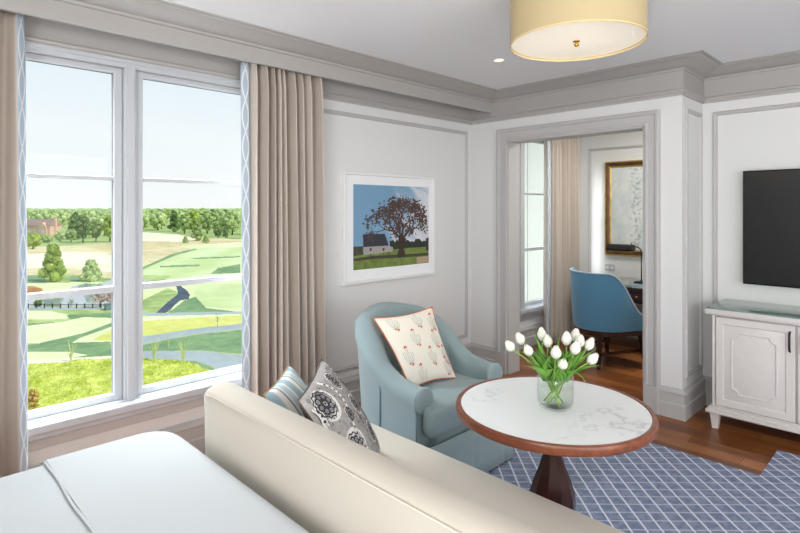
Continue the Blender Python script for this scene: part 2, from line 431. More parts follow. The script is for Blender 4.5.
# ------------------------------------------------------------------ curtains
def curtain(label, xc, y0, y1, lead, seed, nf=8, ztop=2.47, x_amp=.056, flare=.05, band=True, group=None, turn=.012, bw=.056):
    """hangs along Y; lead = 'lo'/'hi' side that carries the patterned band"""
    rnd = random.Random(seed); t = thing('curtain_panel', label, 'curtain', (xc, (y0+y1)/2, 0), 0, group)
    yc = (y0+y1)/2; N = nf*14; ZS = 26
    ph = [rnd.uniform(-.35, .35) for _ in range(nf+2)]; am = [rnd.uniform(.6, 1.3) for _ in range(nf+2)]
    wd = [rnd.uniform(.55, 1.6) for _ in range(nf)]; tw = sum(wd)
    def warp(s):
        c = s*tw
        for i_, w_ in enumerate(wd):
            if c <= w_: return i_+c/w_
            c -= w_
        return nf-1e-6
    P = []
    for i in range(N+1):
        s = i/N; row = []; a_w = warp(s)
        for k in range(ZS+1):
            h = k/ZS; z = .012+(ztop-.012)*h
            fl = 1+flare*(1-h)
            y = (y0-yc+(y1-y0)*s)
            y = (y if lead == 'lo' else y)
            if lead == 'lo': yy = y0-yc + (y-(y0-yc))*fl
            else: yy = y1-yc - ((y1-yc)-y)*fl
            a = a_w; q = min(int(a), nf); fr_ = a-q
            A = x_amp*(am[q]*(1-fr_)+am[q+1]*fr_)
            p_ = ph[q]*(1-fr_)+ph[q+1]*fr_
            w = math.sin(2*PI*(a)+p_*2+.3*math.sin(3*h+q))
            w = math.copysign(abs(w)**(.6 if w > 0 else 1.25), w)
            sq = (1 - .35*max(0, (h-.93)/.07))
            x = A*w*sq + .008*math.sin(9*s+2.5*h+seed)
            y_ = yy + .014*math.cos(2*PI*a+p_)*(1-h*.4)
            row.append((x, y_, z))
        P.append(row)
    MB().grid(P).build('drape', TAUPE, t, smooth=180, solid=.004)
    # gathered heading tape
    hd = MB(); hd.box(-.012, .012, y0-yc+.01, y1-yc-.01, ztop-.03, ztop+.004, .002)
    hd.build('heading', TAUPE, t, smooth=40)
    if band:
        e = 0 if lead == 'lo' else -1; sg = -1 if lead == 'lo' else 1
        G = []; U = []
        for i in range(7):
            u = i/6; row = []; ur = []
            for k in range(ZS+1):
                x, y, z = P[e][k]
                row.append((x+.006*math.sin(u*2.2)-turn*u, y+sg*bw*u, z)); ur.append((u, z/ztop))
            G.append(row); U.append(ur)
        MB().grid(G, U).build('patterned_border', BAND, t, smooth=180, solid=.003)
    return t
curtain('taupe curtain right of the large window, blue border along its left edge', -3.07, 1.685, 2.235, 'lo', 3, nf=9, flare=.09, x_amp=.072)
curtain('taupe curtain at the left edge of the large window beside the bed', -3.07, -.14, .468, 'hi', 11, nf=8, flare=.02, turn=.05, bw=.04)
curtain('taupe curtain beside the study window, seen through the doorway', -3.08, 5.30, 5.98, 'lo', 5, nf=7, flare=.05, x_amp=.062)

# ------------------------------------------------------------------ bed
bed = thing('bed', 'bed made up in plain white linen at the lower left, beside the window', 'bed', (-1.18, -.2, 0))
BX0, BX1, BY0, BY1 = -1.02, .965, -1.25, 1.06
m_ = MB(); m_.box(BX0+.03, BX1-.03, BY0, BY1-.05, .12, .30, .01); m_.build('bed_base', CREAM, bed, smooth=40)
for sx in (-.85, .85):
    for sy in (-1.15, .95): MB().lathe([(.02, 0), (.028, .12)], 12, (sx, sy, 0)).build('leg', DARKWOOD, bed, smooth=60)
def soft_slab(x0, x1, y0, y1, z0, z1, r, cr, edge=.0, n=8, dz=None, ymin=None):
    """rounded-corner slab: r = top edge rounding, cr = plan corner radius"""
    def ring(ins, z):
        pts = []
        c = max(cr-ins, .004)
        for (cx, cy, a0) in ((x1-ins-c, y1-ins-c, 0), (x0+ins+c, y1-ins-c, 90), (x0+ins+c, y0+ins+c, 180), (x1-ins-c, y0+ins+c, 270)):
            for k in range(n+1):
                a = math.radians(a0+90*k/n); x = cx+c*math.cos(a); y = cy+c*math.sin(a)
                pts.append((x, max(y, ymin) if ymin is not None else y, z+(dz(x, y) if dz else 0)))
        return pts
    rows = [ring(0, z0), ring(0, z1-r)]
    for k in range(1, 7):
        a = PI/2*k/6; rows.append(ring(r*(1-math.cos(a)), z1-r+r*math.sin(a)))
    mb = MB(); N = len(rows[0]); vs = [p for r_ in rows for p in r_]; fs = []
    for i in range(len(rows)-1):
        for k in range(N):
            k2 = (k+1) % N; fs.append((i*N+k, i*N+k2, (i+1)*N+k2, (i+1)*N+k))
    fs.append(tuple(range(N-1, -1, -1))); fs.append(tuple((len(rows)-1)*N+k for k in range(N)))
    return mb.add(vs, fs)
soft_slab(BX0, BX1, BY0, BY1-.012, .28, .628, .06, .13).build('duvet', LINEN, bed, smooth=60)
soft_slab(BX0-.012, BX1+.012, .2, BY1+.0, .20, .640, .06, .14, ymin=.62).build('folded_coverlet', LINEN, bed, smooth=60)
ed = MB(); ed.tube([(BX0-.008, .619, .24), (BX0-.008, .619, .57), (BX0+.006, .618, .606), (BX0+.035, .617, .631), (BX0+.07, .616, .6355)]+[(BX0+.1+i*.07, .617+.003*math.sin(i*1.1), .6355) for i in range(26)], .0045, 8)
ed.build('coverlet_hem', LINEN, bed, smooth=180)
hb = MB(); hb.box(BX0-.03, BX1+.03, BY0-.14, BY0-.03, 0, 1.25, .03); hb.build('headboard', CREAM, bed, smooth=50)

# ------------------------------------------------------------------ sofa
SX0, SX1 = -2.035, .12
sofa = thing('sofa', 'armless cream sofa seen from behind, standing at the foot of the bed', 'sofa', (-.95, 1.33, .008))
def sl(mb): return mb
O = Vector((-.95, 1.33, 0))
def bx(mb, x0, x1, y0, y1, z0, z1, b, **k): mb.box(x0-O.x, x1-O.x, y0-O.y, y1-O.y, z0, z1, b, **k); return mb
def backrest():
    # slightly raked slab with softly domed top, rounded at the end
    N = 60; prof = []
    y0, y1, zt = .905, 1.04, .80
    prof = [(y0+.02, .13), (y0, .5), (y0-.002, zt-.02), (y0+.001, zt-.008), (y0+.012, zt+.004), (y0+.035, zt+.014), (y0+.065, zt+.017), (y0+.1, zt+.010), (y0+.123, zt-.006), (y1-.003, zt-.03), (y1, zt-.06), (y1+.02, .40), (y1+.02, .13)]
    xs = [SX0+d for d in (0, .004, .012, .025, .045, .07)]+[SX0+.1+i*(SX1-SX0-.2)/30 for i in range(31)]+[SX1-d for d in (.07, .045, .025, .012, .004, 0)]
    P = []
    for x in xs:
        e = min(x-SX0, SX1-x); q = 0 if e > .07 else .07-math.sqrt(max(0, .07**2-(.07-e)**2))
        taper = .02 if False else 0
        P.append([(x-O.x + (.028*(1-z/.8) if x < SX0+.2 else 0), (y+(.03*(q/.07))*(1 if y < .97 else -1))-O.y, z-(q*.8 if z > .6 else 0)) for y, z in prof])
    mb = MB(); mb.grid(P); n = len(prof)
    mb.f.append(tuple(range(n))); mb.mi.append(0); mb.f.append(tuple((len(xs)-1)*n+i for i in range(n-1, -1, -1))); mb.mi.append(0)
    for i in range(len(xs)-1): mb.f.append((i*n, i*n+n-1, (i+1)*n+n-1, (i+1)*n)); mb.mi.append(0)
    return mb
backrest().build('backrest', CREAM, sofa, smooth=55)
pp = MB(); pp.tube([(SX0+.05-O.x, .905-O.y-.002, .782), (SX0+.12-O.x, .905-O.y-.003, .79), (SX1-.1-O.x, .905-O.y-.003, .79)], .0035, 6)
pp.build('piping', CREAM, sofa, smooth=180)
bx(MB(), SX0-.03, SX1, 1.05, 1.745, .30, .455, .035).build('seat_cushion', CREAM, sofa, smooth=60)
bx(MB(), SX0-.02, SX1-.01, .93, 1.70, .13, .315, .012).build('base_rail', CREAM, sofa, smooth=50)
for x in (SX0+.08, SX1-.1):
    for y in (.98, 1.64): bx(MB(), x-.022, x+.022, y-.022, y+.022, 0, .135, .004).build('leg', DARKWOOD, sofa, smooth=40)

# ------------------------------------------------------------------ pillows
def pillow_surface(c, T, pinch=.05):
    TL, TR, BR, BL = [Vector(p) for p in c]
    n = ((TR-TL).cross(TL-BL)).normalized()          # towards the viewer of the face
    def S(u, v, side=1):
        uu = .5+(u-.5)*(1-pinch*math.sin(PI*v)); vv = .5+(v-.5)*(1-pinch*math.sin(PI*u))
        p = (TL*(1-uu)+TR*uu)*(1-vv)+(BL*(1-uu)+BR*uu)*vv
        h = T/2*(max(0, math.sin(PI*u))*max(0, math.sin(PI*v)))**.42
        return p+n*h*side
    S.n = n
    return S
def pillow(name, label, c, T, mats, group=None, pipe=None, deco=None, pinch=.05, origin=None):
    S = pillow_surface(c, T, pinch); o = Vector(origin or (sum((Vector(p) for p in c), Vector())/4)); o.z = min(p[2] for p in c)
    t = thing(name, label, 'pillow', o, 0, group); N = 30
    for side, nm in ((1, 'cover'), (-1, 'back_cover')):
        P = []; U = []
        for i in range(N+1):
            P.append([tuple(S(i/N, j/N, side)-o) for j in range(N+1)]); U.append([(i/N, j/N) for j in range(N+1)])
        mb = MB(); mb.grid(P, U); ms = [mats[0] if side == 1 else mats[1]]
        if side == 1 and deco: deco(mb, lambda u, v, h=.0015: tuple(S(u, v)+S.n*h-o)); ms += mats[2:]
        mb.build(nm, ms, t, smooth=180, fix=False)
    if pipe:
        pts = [S(i/20, 0, 0) for i in range(21)]+[S(1, i/20, 0) for i in range(1, 21)]+[S(1-i/20, 1, 0) for i in range(1, 21)]+[S(0, 1-i/20, 0) for i in range(1, 21)]
        MB().tube([p-o for p in pts], .0032, 6).build('piping', pipe, t, smooth=180)
    return t
def strip(mb, f, pts, w, mi, h=.0015):
    """thin ribbon on a (u,v) face"""
    vs = []; fs = []
    for i, p in enumerate(pts):
        a = Vector(pts[max(i-1, 0)]); b = Vector(pts[min(i+1, len(pts)-1)]); d = (b-a)
        if d.length < 1e-9: d = Vector((1, 0))
        d.normalize(); nn = Vector((-d.y, d.x)); ww = w[i] if isinstance(w, list) else w
        p = Vector(p); q = p+nn*ww/2; r = p-nn*ww/2
        if not all(0.01 < k < .99 for k in (*q, *r)):
            q.x = min(max(q.x, .012), .988); q.y = min(max(q.y, .012), .988); r.x = min(max(r.x, .012), .988); r.y = min(max(r.y, .012), .988)
        vs += [f(q.x, q.y, h), f(r.x, r.y, h)]
    for i in range(len(pts)-1): fs.append((2*i, 2*i+1, 2*i+3, 2*i+2))
    mb.add(vs, fs, mi)
def disc(mb, f, u, v, r, mi, n=10, h=.002, ry=None):
    if not (.02+r < u < .98-r and .02+r < v < .98-r): return
    mb.add([f(u, v, h)]+[f(u+r*math.cos(2*PI*k/n), v+(ry or r)*math.sin(2*PI*k/n), h) for k in range(n)], [(0, 1+k, 1+(k+1) % n) for k in range(n)], mi)
def ring(mb, f, u, v, r, w, mi, h=.0015, wob=0, nw=8, n=40):
    pts = [(u+(r+wob*math.cos(nw*2*PI*k/n))*math.cos(2*PI*k/n), v+(r+wob*math.cos(nw*2*PI*k/n))*math.sin(2*PI*k/n)) for k in range(n+1)]
    run = []
    for p in pts:
        if .015 < p[0] < .985 and .015 < p[1] < .985: run.append(p)
        else:
            if len(run) > 1: strip(mb, f, run, w, mi, h)
            run = []
    if len(run) > 1: strip(mb, f, run, w, mi, h)

# sofa pillows stand in the corner on the seat, leaning back
PC = mat('striped_cloth', (214,208,196), .9, spec=.1)
q = NT(PC); u_, v_, _z = q.sep(q.tc('UV'))
w_ = q.m('FRACT', q.m('ADD', q.m('MULTIPLY', u_, 2.5), q.m('MULTIPLY', v_, .25)))
c_ = q.mix(q.ss(w_, .30, .34), lin(150,178,190), lin(226,222,212))
c_ = q.mix(q.m('MULTIPLY', q.ss(w_, .52, .55), q.m('SUBTRACT', 1., q.ss(w_, .60, .63))), c_, lin(120,140,152))
c_ = q.mix(q.m('MULTIPLY', q.ss(w_, .66, .69), q.m('SUBTRACT', 1., q.ss(w_, .90, .93))), c_, lin(176,196,200))
c_ = q.mix(q.m('MULTIPLY', q.noise(q.tc(), 300, 2), .18), c_, lin(240,238,230)); q.col(c_)
GOLDP = mat('ochre_piping', (176,142,98), .8); BROWNP = mat('brown_cloth', (92,80,74), .9); GREYP = mat('grey_print_cloth', (170,165,161), .9, var=.12, vscale=60, spec=.1)
INK = mat('charcoal_print', (62,60,64), .9); INK2 = mat('light_print', (226,223,218), .9); INK3 = mat('mid_grey_print', (140,138,140), .9)
pillow('throw_pillow', 'blue and cream striped pillow with ochre piping, behind the grey patterned one on the sofa',
       [(-1.80, 1.045, .80), (-2.07, 1.33, .80), (-1.92, 1.47, .475), (-1.66, 1.19, .475)], .13, [PC, PC], pipe=GOLDP, group='pillows on the sofa')
def medallions(mb, f):
    rr = random.Random(2)
    for k in range(520):     # fine paisley-like ground print
        u, v = rr.uniform(.04, .96), rr.uniform(.04, .96); r = rr.uniform(.008, .02); ring(mb, f, u, v, r, .005, 3 if k % 3 else 1, .0008, n=8)
    # wavy ogee band
    for ph, x0 in ((0, .36), (PI, .94), (0, -.05)):
        pts = [(x0+.10*math.sin(2*PI*1.25*t+ph), t) for t in [i/60*.94+.03 for i in range(61)]]
        pts = [p for p in pts if .03 < p[0] < .97]
        if len(pts) > 2:
            strip(mb, f, pts, .05, 2, .0012); strip(mb, f, [(p[0]-.028, p[1]) for p in pts], .006, 1, .0016); strip(mb, f, [(p[0]+.028, p[1]) for p in pts], .006, 1, .0016)
            for p in pts[::3]: disc(mb, f, p[0], p[1], .013, 1, 8, .0018)
    for (u, v, R) in ((.17, .17, .13), (.15, .62, .13), (.62, .14, .085), (.62, .42, .085), (.62, .71, .085), (.85, .28, .075), (.85, .57, .075), (.85, .86, .075), (.36, .40, .06), (.38, .88, .06)):
        disc(mb, f, min(max(u, R*1.2+.03), .97-R*1.2), min(max(v, R*1.2+.03), .97-R*1.2), R*1.2, 2, 24, .0013)
        u = min(max(u, R+.021), .978-R); v = min(max(v, R+.021), .978-R)
        ring(mb, f, u, v, R*.95, .012, 1, .002, wob=R*.05, nw=12, n=72)
        for k in range(8):
            a = 2*PI*k/8; ring(mb, f, u+R*.55*math.cos(a), v+R*.55*math.sin(a), R*.22, R*.13, 1, .0022, n=12)
            disc(mb, f, u+R*.55*math.cos(a), v+R*.55*math.sin(a), R*.12, 3, 8, .0022)
        ring(mb, f, u, v, R*.24, R*.12, 1, .0024, n=16)
        disc(mb, f, u, v, R*.1, 1, 8, .0025)
pillow('throw_pillow', 'grey pillow printed with charcoal medallions, frontmost on the sofa seat',
       [(-1.575, 1.05, .835), (-1.885, 1.375, .855), (-1.70, 1.545, .47), (-1.39, 1.22, .47)], .15, [GREYP, BROWNP, INK, INK2, INK3], pipe=BROWNP, deco=medallions, group='pillows on the sofa')

# ------------------------------------------------------------------ armchair
ac = thing('armchair', 'sage blue upholstered tub armchair with skirt and tufted back beneath the framed picture', 'armchair', (-2.2, 2.36, .008))
R0 = .372
def ustations(R, xf, n=48, m=12):
    st = []
    for i in range(m): x = xf*(1-i/m); st.append((x, -R, 0, -1, -(90+x/R*57)))
    for i in range(n+1):
        a = -PI/2-PI*i/n; st.append((R*math.cos(a), R*math.sin(a), math.cos(a), math.sin(a), -90+180*i/n))
    for i in range(1, m+1): x = xf*i/m; st.append((x, R, 0, 1, 90+x/R*57))
    return st
def smooth(a, b, x): t = min(1, max(0, (x-a)/(b-a))); return t*t*(3-2*t)
def topz(deg): return .89-.045*smooth(0, 55, abs(deg))-.275*smooth(38, 115, abs(deg))-.015*smooth(112, 135, abs(deg))
st = ustations(R0, .29); P = []
for (x, y, nx, ny, dg) in st:
    zt = topz(dg); bk = 1-smooth(50, 100, abs(dg)); r = .058+.006*(1-bk); th = .115+.02*bk; lean = .035*bk
    tuft = .018*abs(math.sin(math.radians(dg)*4.2))**.6*(1-smooth(75, 95, abs(dg)))
    sec = [(0, .12), (0, .25), (0-lean*.3, .45 if zt > .6 else .40), (-lean*.8, zt-r*2.0), (-.008-lean, zt-r*1.2)]
    for k in range(1, 8):
        a = PI-PI*k/8; sec.append((-lean-.010+r+r*math.cos(a)*1.06+(tuft if k > 3 else 0), zt-r*1.0+r*math.sin(a)))
    sec += [(th-lean-.006+tuft, zt-r*1.3), (th-lean*.7+tuft*1.3, zt-r*2.2), (th+tuft, max(.43, zt*.66)), (th, .40), (th, .12)]
    P.append([(x-nx*d, y-ny*d, z) for d, z in sec])
mb = MB(); mb.grid(P); n = len(P[0])
for i in (0, len(P)-1): mb.f.append(tuple(i*n+k for k in range(n))); mb.mi.append(0)
mb.build('tub_frame', SAGE, ac, smooth=60)
for sy in (-1, 1):
    pts = [(.295, sy*(R0-d), z) for d, z in [((R0-abs(p[1])), p[2]) for p in P[0 if sy < 0 else -1]]]
    MB().tube([(p[0], p[1], p[2]) for p in pts[1:-1]], .0045, 6).build('arm_piping', SAGED, ac, smooth=180)
    # rolled arm front
    M = Matrix.Translation((.293, sy*(R0-.056), .492)) @ Matrix.Rotation(PI/2, 4, 'Y')
    b = MB(); b.lathe([(.002, -.02), (.066, -.02), (.070, -.008), (.070, .004), (.064, .012), (.05, .017), (.02, .02), (.002, .02)], 28)
    b.v = [tuple(M @ Vector(v)) for v in b.v]; b.build('arm_scroll', SAGE, ac, smooth=50)
    # seam down the arm outside
MB().tube([(x-nx*.001+nx*.004, y+ny*.004, z) for (x, y, nx, ny) in [(0.02, -R0, 0, -1)] for z in (.2, .3, .42, .50, .55)], .003, 6).build('side_seam', SAGED, ac, smooth=180)
# buttons on the inner back
bt = [(-50, .74), (-25, .76), (0, .77), (25, .76), (50, .74), (-37, .62), (-12, .63), (12, .63), (37, .62)]
for dg, z in bt:
    a = PI-math.radians(dg); rr = R0-.122
    b = MB(); M = Matrix.Translation((rr*math.cos(a)-.0, rr*math.sin(a), z)) @ Matrix.Rotation(a, 4, 'Z') @ Matrix.Rotation(-PI/2, 4, 'Y')
    b.lathe([(.012, -.01), (.012, .0), (.009, .004), (.002, .006)], 12); b.v = [tuple(M @ Vector(v)) for v in b.v]; b.build('button', SAGED, ac, smooth=60)
# inner seat back pad, seat deck, T cushion
cu = MB()
def cushion_outline(e):
    pts = [(.385, -.345), (.385, .345), (.30, .345), (.285, .262), (.05, .262), (-.12, .225), (-.22, .13), (-.255, 0), (-.22, -.13), (-.12, -.225), (.05, -.262), (.285, -.262), (.30, -.345)]
    return pts
def soften(poly, r=.04, n=5):
    out = []
    for i, p in enumerate(poly):
        a = Vector(poly[i-1]); b = Vector(p); c = Vector(poly[(i+1) % len(poly)])
        d1 = (a-b); d2 = (c-b); r1 = min(r, d1.length*.45, d2.length*.45)
        s_ = b+d1.normalized()*r1; e_ = b+d2.normalized()*r1
        for k in range(n+1): t = k/n; out.append(tuple(s_*(1-t)**2+b*2*t*(1-t)+e_*t*t))
    return out
def slab(poly, z0, z1, r, crown=0.):
    """soft cushion with rounded edges from a plan outline"""
    cx = sum(p[0] for p in poly)/len(poly); cy = sum(p[1] for p in poly)/len(poly)
    prof = [(r, z0), (r*.35, z0+r*.25), (0, z0+r), (0, z1-r), (r*.1, z1-r*.55), (r*.35, z1-r*.2), (r, z1)]
    n_ = len(poly); rows = []
    nr = []
    for i in range(n_):
        a = Vector(poly[i-1]); c = Vector(poly[(i+1) % n_]); d = (c-a).normalized(); nr.append(Vector((-d.y, d.x)))
    for o_, z in prof: rows.append([(poly[i][0]+nr[i].x*o_, poly[i][1]+nr[i].y*o_, z) for i in range(n_)])
    for f_, dz in ((.6, .6), (.25, .95)): rows.append([(cx+(p[0]-cx)*f_, cy+(p[1]-cy)*f_, z1+crown*dz) for p in rows[len(prof)-1]])
    vs = [p for r_ in rows for p in r_]; fs = []
    for i in range(len(rows)-1):
        for k in range(n_): k2 = (k+1) % n_; fs.append((i*n_+k, i*n_+k2, (i+1)*n_+k2, (i+1)*n_+k))
    fs.append(tuple(range(n_-1, -1, -1))); fs.append(tuple((len(rows)-1)*n_+k for k in range(n_)))
    return MB().add(vs, fs)
slab(soften(cushion_outline(0), .035), .315, .47, .035, .02).build('seat_cushion', SAGE, ac, smooth=70)
MB().box(-.2, .345, -.27, .27, .1, .318, .01).build('seat_base', SAGE, ac, smooth=50)
# skirt with pleats
def skirt():
    xf = .372; pts = []
    outline = [(xf, R0-.0)]+[(R0*math.cos(a), R0*math.sin(a)) for a in [PI/2+PI*k/24 for k in range(25)]]+[(xf, -R0)]
    path = []
    for i in range(len(outline)):
        a = Vector(outline[i]); b = Vector(outline[(i+1) % len(outline)]); m = max(1, int((b-a).length/.015))
        for k in range(m): path.append(a+(b-a)*k/m)
    L = 0; P = []; n_ = len(path)
    for i, p in enumerate(path):
        d = (path[(i+1) % n_]-path[i-1]).normalized(); nn = Vector((d.y, -d.x)); 
        if nn.dot(p-Vector((.1, 0))) < 0: nn = -nn
        L = i*.015; pl = -.008 if (L % .27) < .02 else 0
        P.append([(p.x+nn.x*(.006+k*.003+pl*(k/4)), p.y+nn.y*(.006+k*.003+pl*(k/4)), .285-(.272)*k/4) for k in range(5)])
    P.append(P[0]); return MB().grid(P)
skirt().build('skirt', SAGE, ac, smooth=50, solid=.006)
for x in (-.2, .3):
    for y in (-.26, .26): MB().lathe([(.015, 0), (.022, .11)], 12, (x, y, 0)).build('leg', DARKWOOD, ac, smooth=60)

# cactus pillow on the armchair
PCR = mat('cream_linen_cloth', (234,228,214), .9, bump=.1, bscale=300, spec=.1)
SGR = mat('sage_thread', (150,164,152), .9); REDT = mat('coral_thread', (206,74,44), .9); ORP = mat('orange_piping', (206,104,56), .8)
def cacti(mb, f):
    for (u, v) in ((.20, .12), (.60, .14), (.88, .22), (.42, .40), (.80, .47), (.16, .62), (.60, .70), (.30, .90), (.86, .86), (.90, .70)):
        s_ = 1.0; arms = [(0, .30), (-.062, .24), (.062, .21)]
        for dx, hh in arms:
            pts = [(u+dx*math.sin(min(1, t*1.6)*PI/2), v+.11-hh*.75*t) for t in [k/8 for k in range(9)]]
            pts = [p for p in pts if .02 < p[0] < .98 and .02 < p[1] < .98]
            if len(pts) > 1:
                strip(mb, f, [(p[0]-.013, p[1]) for p in pts], .005, 1); strip(mb, f, [(p[0]+.013, p[1]) for p in pts], .005, 1)
        for dx, dy, r in ((0, -.135, .016), (-.022, -.12, .01), (.02, -.125, .011), (-.03, .10, .012), (.02, .112, .014), (.0, .125, .01)):
            disc(mb, f, u+dx, v+dy, r, 2, 7)
pillow('throw_pillow', 'cream pillow embroidered with sage cacti and coral flowers, orange piped, on the armchair',
       [(-2.345, 2.085, .862), (-2.25, 2.49, .89), (-2.035, 2.465, .50), (-2.09, 2.135, .497)], .12, [PCR, ORP, SGR, REDT], pipe=ORP, deco=cacti, pinch=.09)

# ------------------------------------------------------------------ pedestal table
TC = Vector((-1.125, 1.977, .008)); TZ = .692; TR_ = .392
tb = thing('pedestal_table', 'round table with white marble top and walnut rim on a turned dark pedestal', 'table', TC)
rm = MB(); rm.lathe([(TR_-.028, TZ-.032), (TR_-.008, TZ-.036), (TR_-.003, TZ-.033), (TR_, TZ-.028), (TR_, TZ-.008), (TR_-.003, TZ-.001), (TR_-.008, TZ+.001), (TR_-.018, TZ+.001), (TR_-.020, TZ-.003), (TR_-.028, TZ-.01)], 96, cap=False)
n_ = 96; k_ = 10
for a in range(n_): rm.f.append((a, (a+1) % n_, 9*n_+(a+1) % n_, 9*n_+a)); rm.mi.append(0)
rm.build('rim', RIMWOOD, tb, smooth=40)
MB().lathe([(TR_-.021, TZ-.03), (TR_-.021, TZ-.003), (TR_-.0225, TZ-.0012)], 96).build('marble_top', MARBLE, tb, smooth=30)
ap = MB(); ap.lathe([(TR_-.10, TZ-.075), (TR_-.09, TZ-.06), (TR_-.09, TZ-.029)], 64); ap.build('under_frame', RIMWOOD, tb, smooth=40)
pd = MB(); pd.lathe([(.20, .0), (.205, .02), (.19, .04), (.10, .06), (.058, .09), (.05, .13), (.054, .16), (.070, .20), (.086, .25), (.093, .29), (.090, .34), (.074, .39), (.053, .44), (.039, .49), (.033, .54), (.032, .59), (.052, .61), (.052, .622), (.07, .628), (.085, .632)], 10)
pd.build('pedestal', DARKWOOD, tb, smooth=30, sub=0)

# ------------------------------------------------------------------ vase with tulips
VP = Vector((-1.10, 1.957, .7))
def thin_glass(name, tint, ior):
    m = bpy.data.materials.new(name); m.use_nodes = True; nt = m.node_tree; nt.nodes.clear()
    o_ = nt.nodes.new('ShaderNodeOutputMaterial'); mx = nt.nodes.new('ShaderNodeMixShader'); tr = nt.nodes.new('ShaderNodeBsdfTransparent'); gl = nt.nodes.new('ShaderNodeBsdfGlossy')
    lw = nt.nodes.new('ShaderNodeLayerWeight'); lw.inputs[0].default_value = .5; pw = nt.nodes.new('ShaderNodeMath'); pw.operation = 'POWER'; pw.inputs[1].default_value = 3.2; nt.links.new(lw.outputs['Facing'], pw.inputs[0]); fr = nt.nodes.new('ShaderNodeMath'); fr.operation = 'MULTIPLY_ADD'; fr.inputs[1].default_value = ior-1; fr.inputs[2].default_value = .02; nt.links.new(pw.outputs[0], fr.inputs[0]); tr.inputs[0].default_value = lin(*tint); gl.inputs['Roughness'].default_value = .02
    nt.links.new(fr.outputs[0], mx.inputs[0]); nt.links.new(tr.outputs[0], mx.inputs[1]); nt.links.new(gl.outputs[0], mx.inputs[2]); nt.links.new(mx.outputs[0], o_.inputs[0]); return m
VG = thin_glass('clear_glass', (252,254,253), 1.32)
vs_ = thing('vase', 'clear glass vase of tulips standing on the marble table', 'vase', VP)
vr = .072; vh = .137
outer = [(.040, .002), (.052, .003), (.064, .012), (vr-.001, .03), (vr+.001, .06), (vr, .10), (vr, vh)]
inner = [(vr-.003, vh), (vr-.003, .10), (vr-.002, .06), (vr-.004, .032), (.061, .018), (.05, .012), (.03, .011)]
MB().lathe(outer+[(vr-.0015, vh+.0015)]+inner, 48).build('glass_body', VG, vs_, smooth=60)
WAT = thin_glass('water', (252,254,251), 1.05)
MB().lathe([(.03, .0118), (.05, .0125), (.0605, .019), (vr-.0047, .033), (vr-.0035, .06), (vr-.0035, .088)], 48).build('water', WAT, vs_, smooth=60)
PET = mat('white_petal', (216,215,200), .6, var=.04, vscale=30); STEM = mat('tulip_stem_green', (128,160,78), .5); LEAF = mat('tulip_leaf_green', (104,152,62), .45, var=.22, vscale=14)
STEM.node_tree.nodes['Principled BSDF'].inputs['Specular IOR Level'].default_value = .4
heads = [(510, 344.3, 2.10, .0, 'drooping outermost at the left of the bouquet'), (519.5, 338, 2.16, 0, 'at the upper left of the bouquet'), (527.6, 349, 2.08, 0, 'inner left, just above the vase rim'),
         (540, 334, 2.22, 0, 'topmost left of centre'), (545, 341, 2.17, 0, 'left of centre, half behind a leaf'), (555.7, 352.8, 2.05, 0, 'centre of the bouquet'),
         (563, 362.5, 2.02, 0, 'lowest, hanging in front above the vase'), (569, 339.5, 2.12, 0, 'tall, right of centre'), (576, 335, 2.22, 0, 'small, at the back right of centre'),
         (581.5, 341.4, 2.15, 0, 'large, upper right of the bouquet'), (576.5, 348.5, 2.08, 0, 'below the large upper right bloom'), (589.5, 344, 2.18, 0, 'opening bud at the far upper right'), (592, 357.5, 2.08, 0, 'outermost at the lower right')]
def petal_head(d, L=.052, R=.0185, rnd=random):
    """closed tulip: outer and inner rings of three petals"""
    mb = MB()
    for ringi, (off, rs) in enumerate(((0, 1.0), (PI/3, .9))):
        for k in range(3):
            a0 = off+k*2*PI/3; rows = []
            for i in range(9):
                t = i/8; r = R*rs*(math.sin(PI*(.08+.885*t))**.8)*(1 if t < .5 else 1-.12*(t-.5)); w = 1.18*math.sin(PI*(.12+.86*t))**.55+.03
                row = []
                for j in range(7):
                    s_ = (j/6-.5)*2; a = a0+s_*w
                    rr = r*(1+.10*(1-s_*s_)) 
                    row.append((rr*math.cos(a), rr*math.sin(a), L*t+ (.004*(1-s_*s_) if t > .8 else 0)))
                rows.append(row)
            mb.grid(rows)
    q = Vector((0, 0, 1)).rotation_difference(d).to_matrix()
    return mb, q
def leaf(mb, a, b, droop, w, rnd):
    a = Vector(a); b = Vector(b); mid = (a+b)/2+Vector((0, 0, droop)); side = (b-a).cross(Vector((0, 0, 1)))
    side = side.normalized() if side.length > 1e-4 else Vector((1, 0, 0)); tw = rnd.uniform(-.8, .8)
    P = []
    for i in range(13):
        t = i/12; p = a*(1-t)**2+mid*2*t*(1-t)+b*t*t; d = ((mid-a)*(1-t)+(b-mid)*t).normalized()
        s_ = (Matrix.Rotation(tw*(1-.4*t), 3, d) @ side); up = s_.cross(d)
        ww = w*(.35+.65*math.sin(PI*min(1, t*1.15+.05)))*(1-t**4) if t < .98 else 0
        P.append([tuple(p+s_*ww*k+up*(-abs(k)*ww*.0+ (k*k)*ww*.5)) for k in (-1, -.5, 0, .5, 1)])
    mb.grid(P)
rnd = random.Random(4)
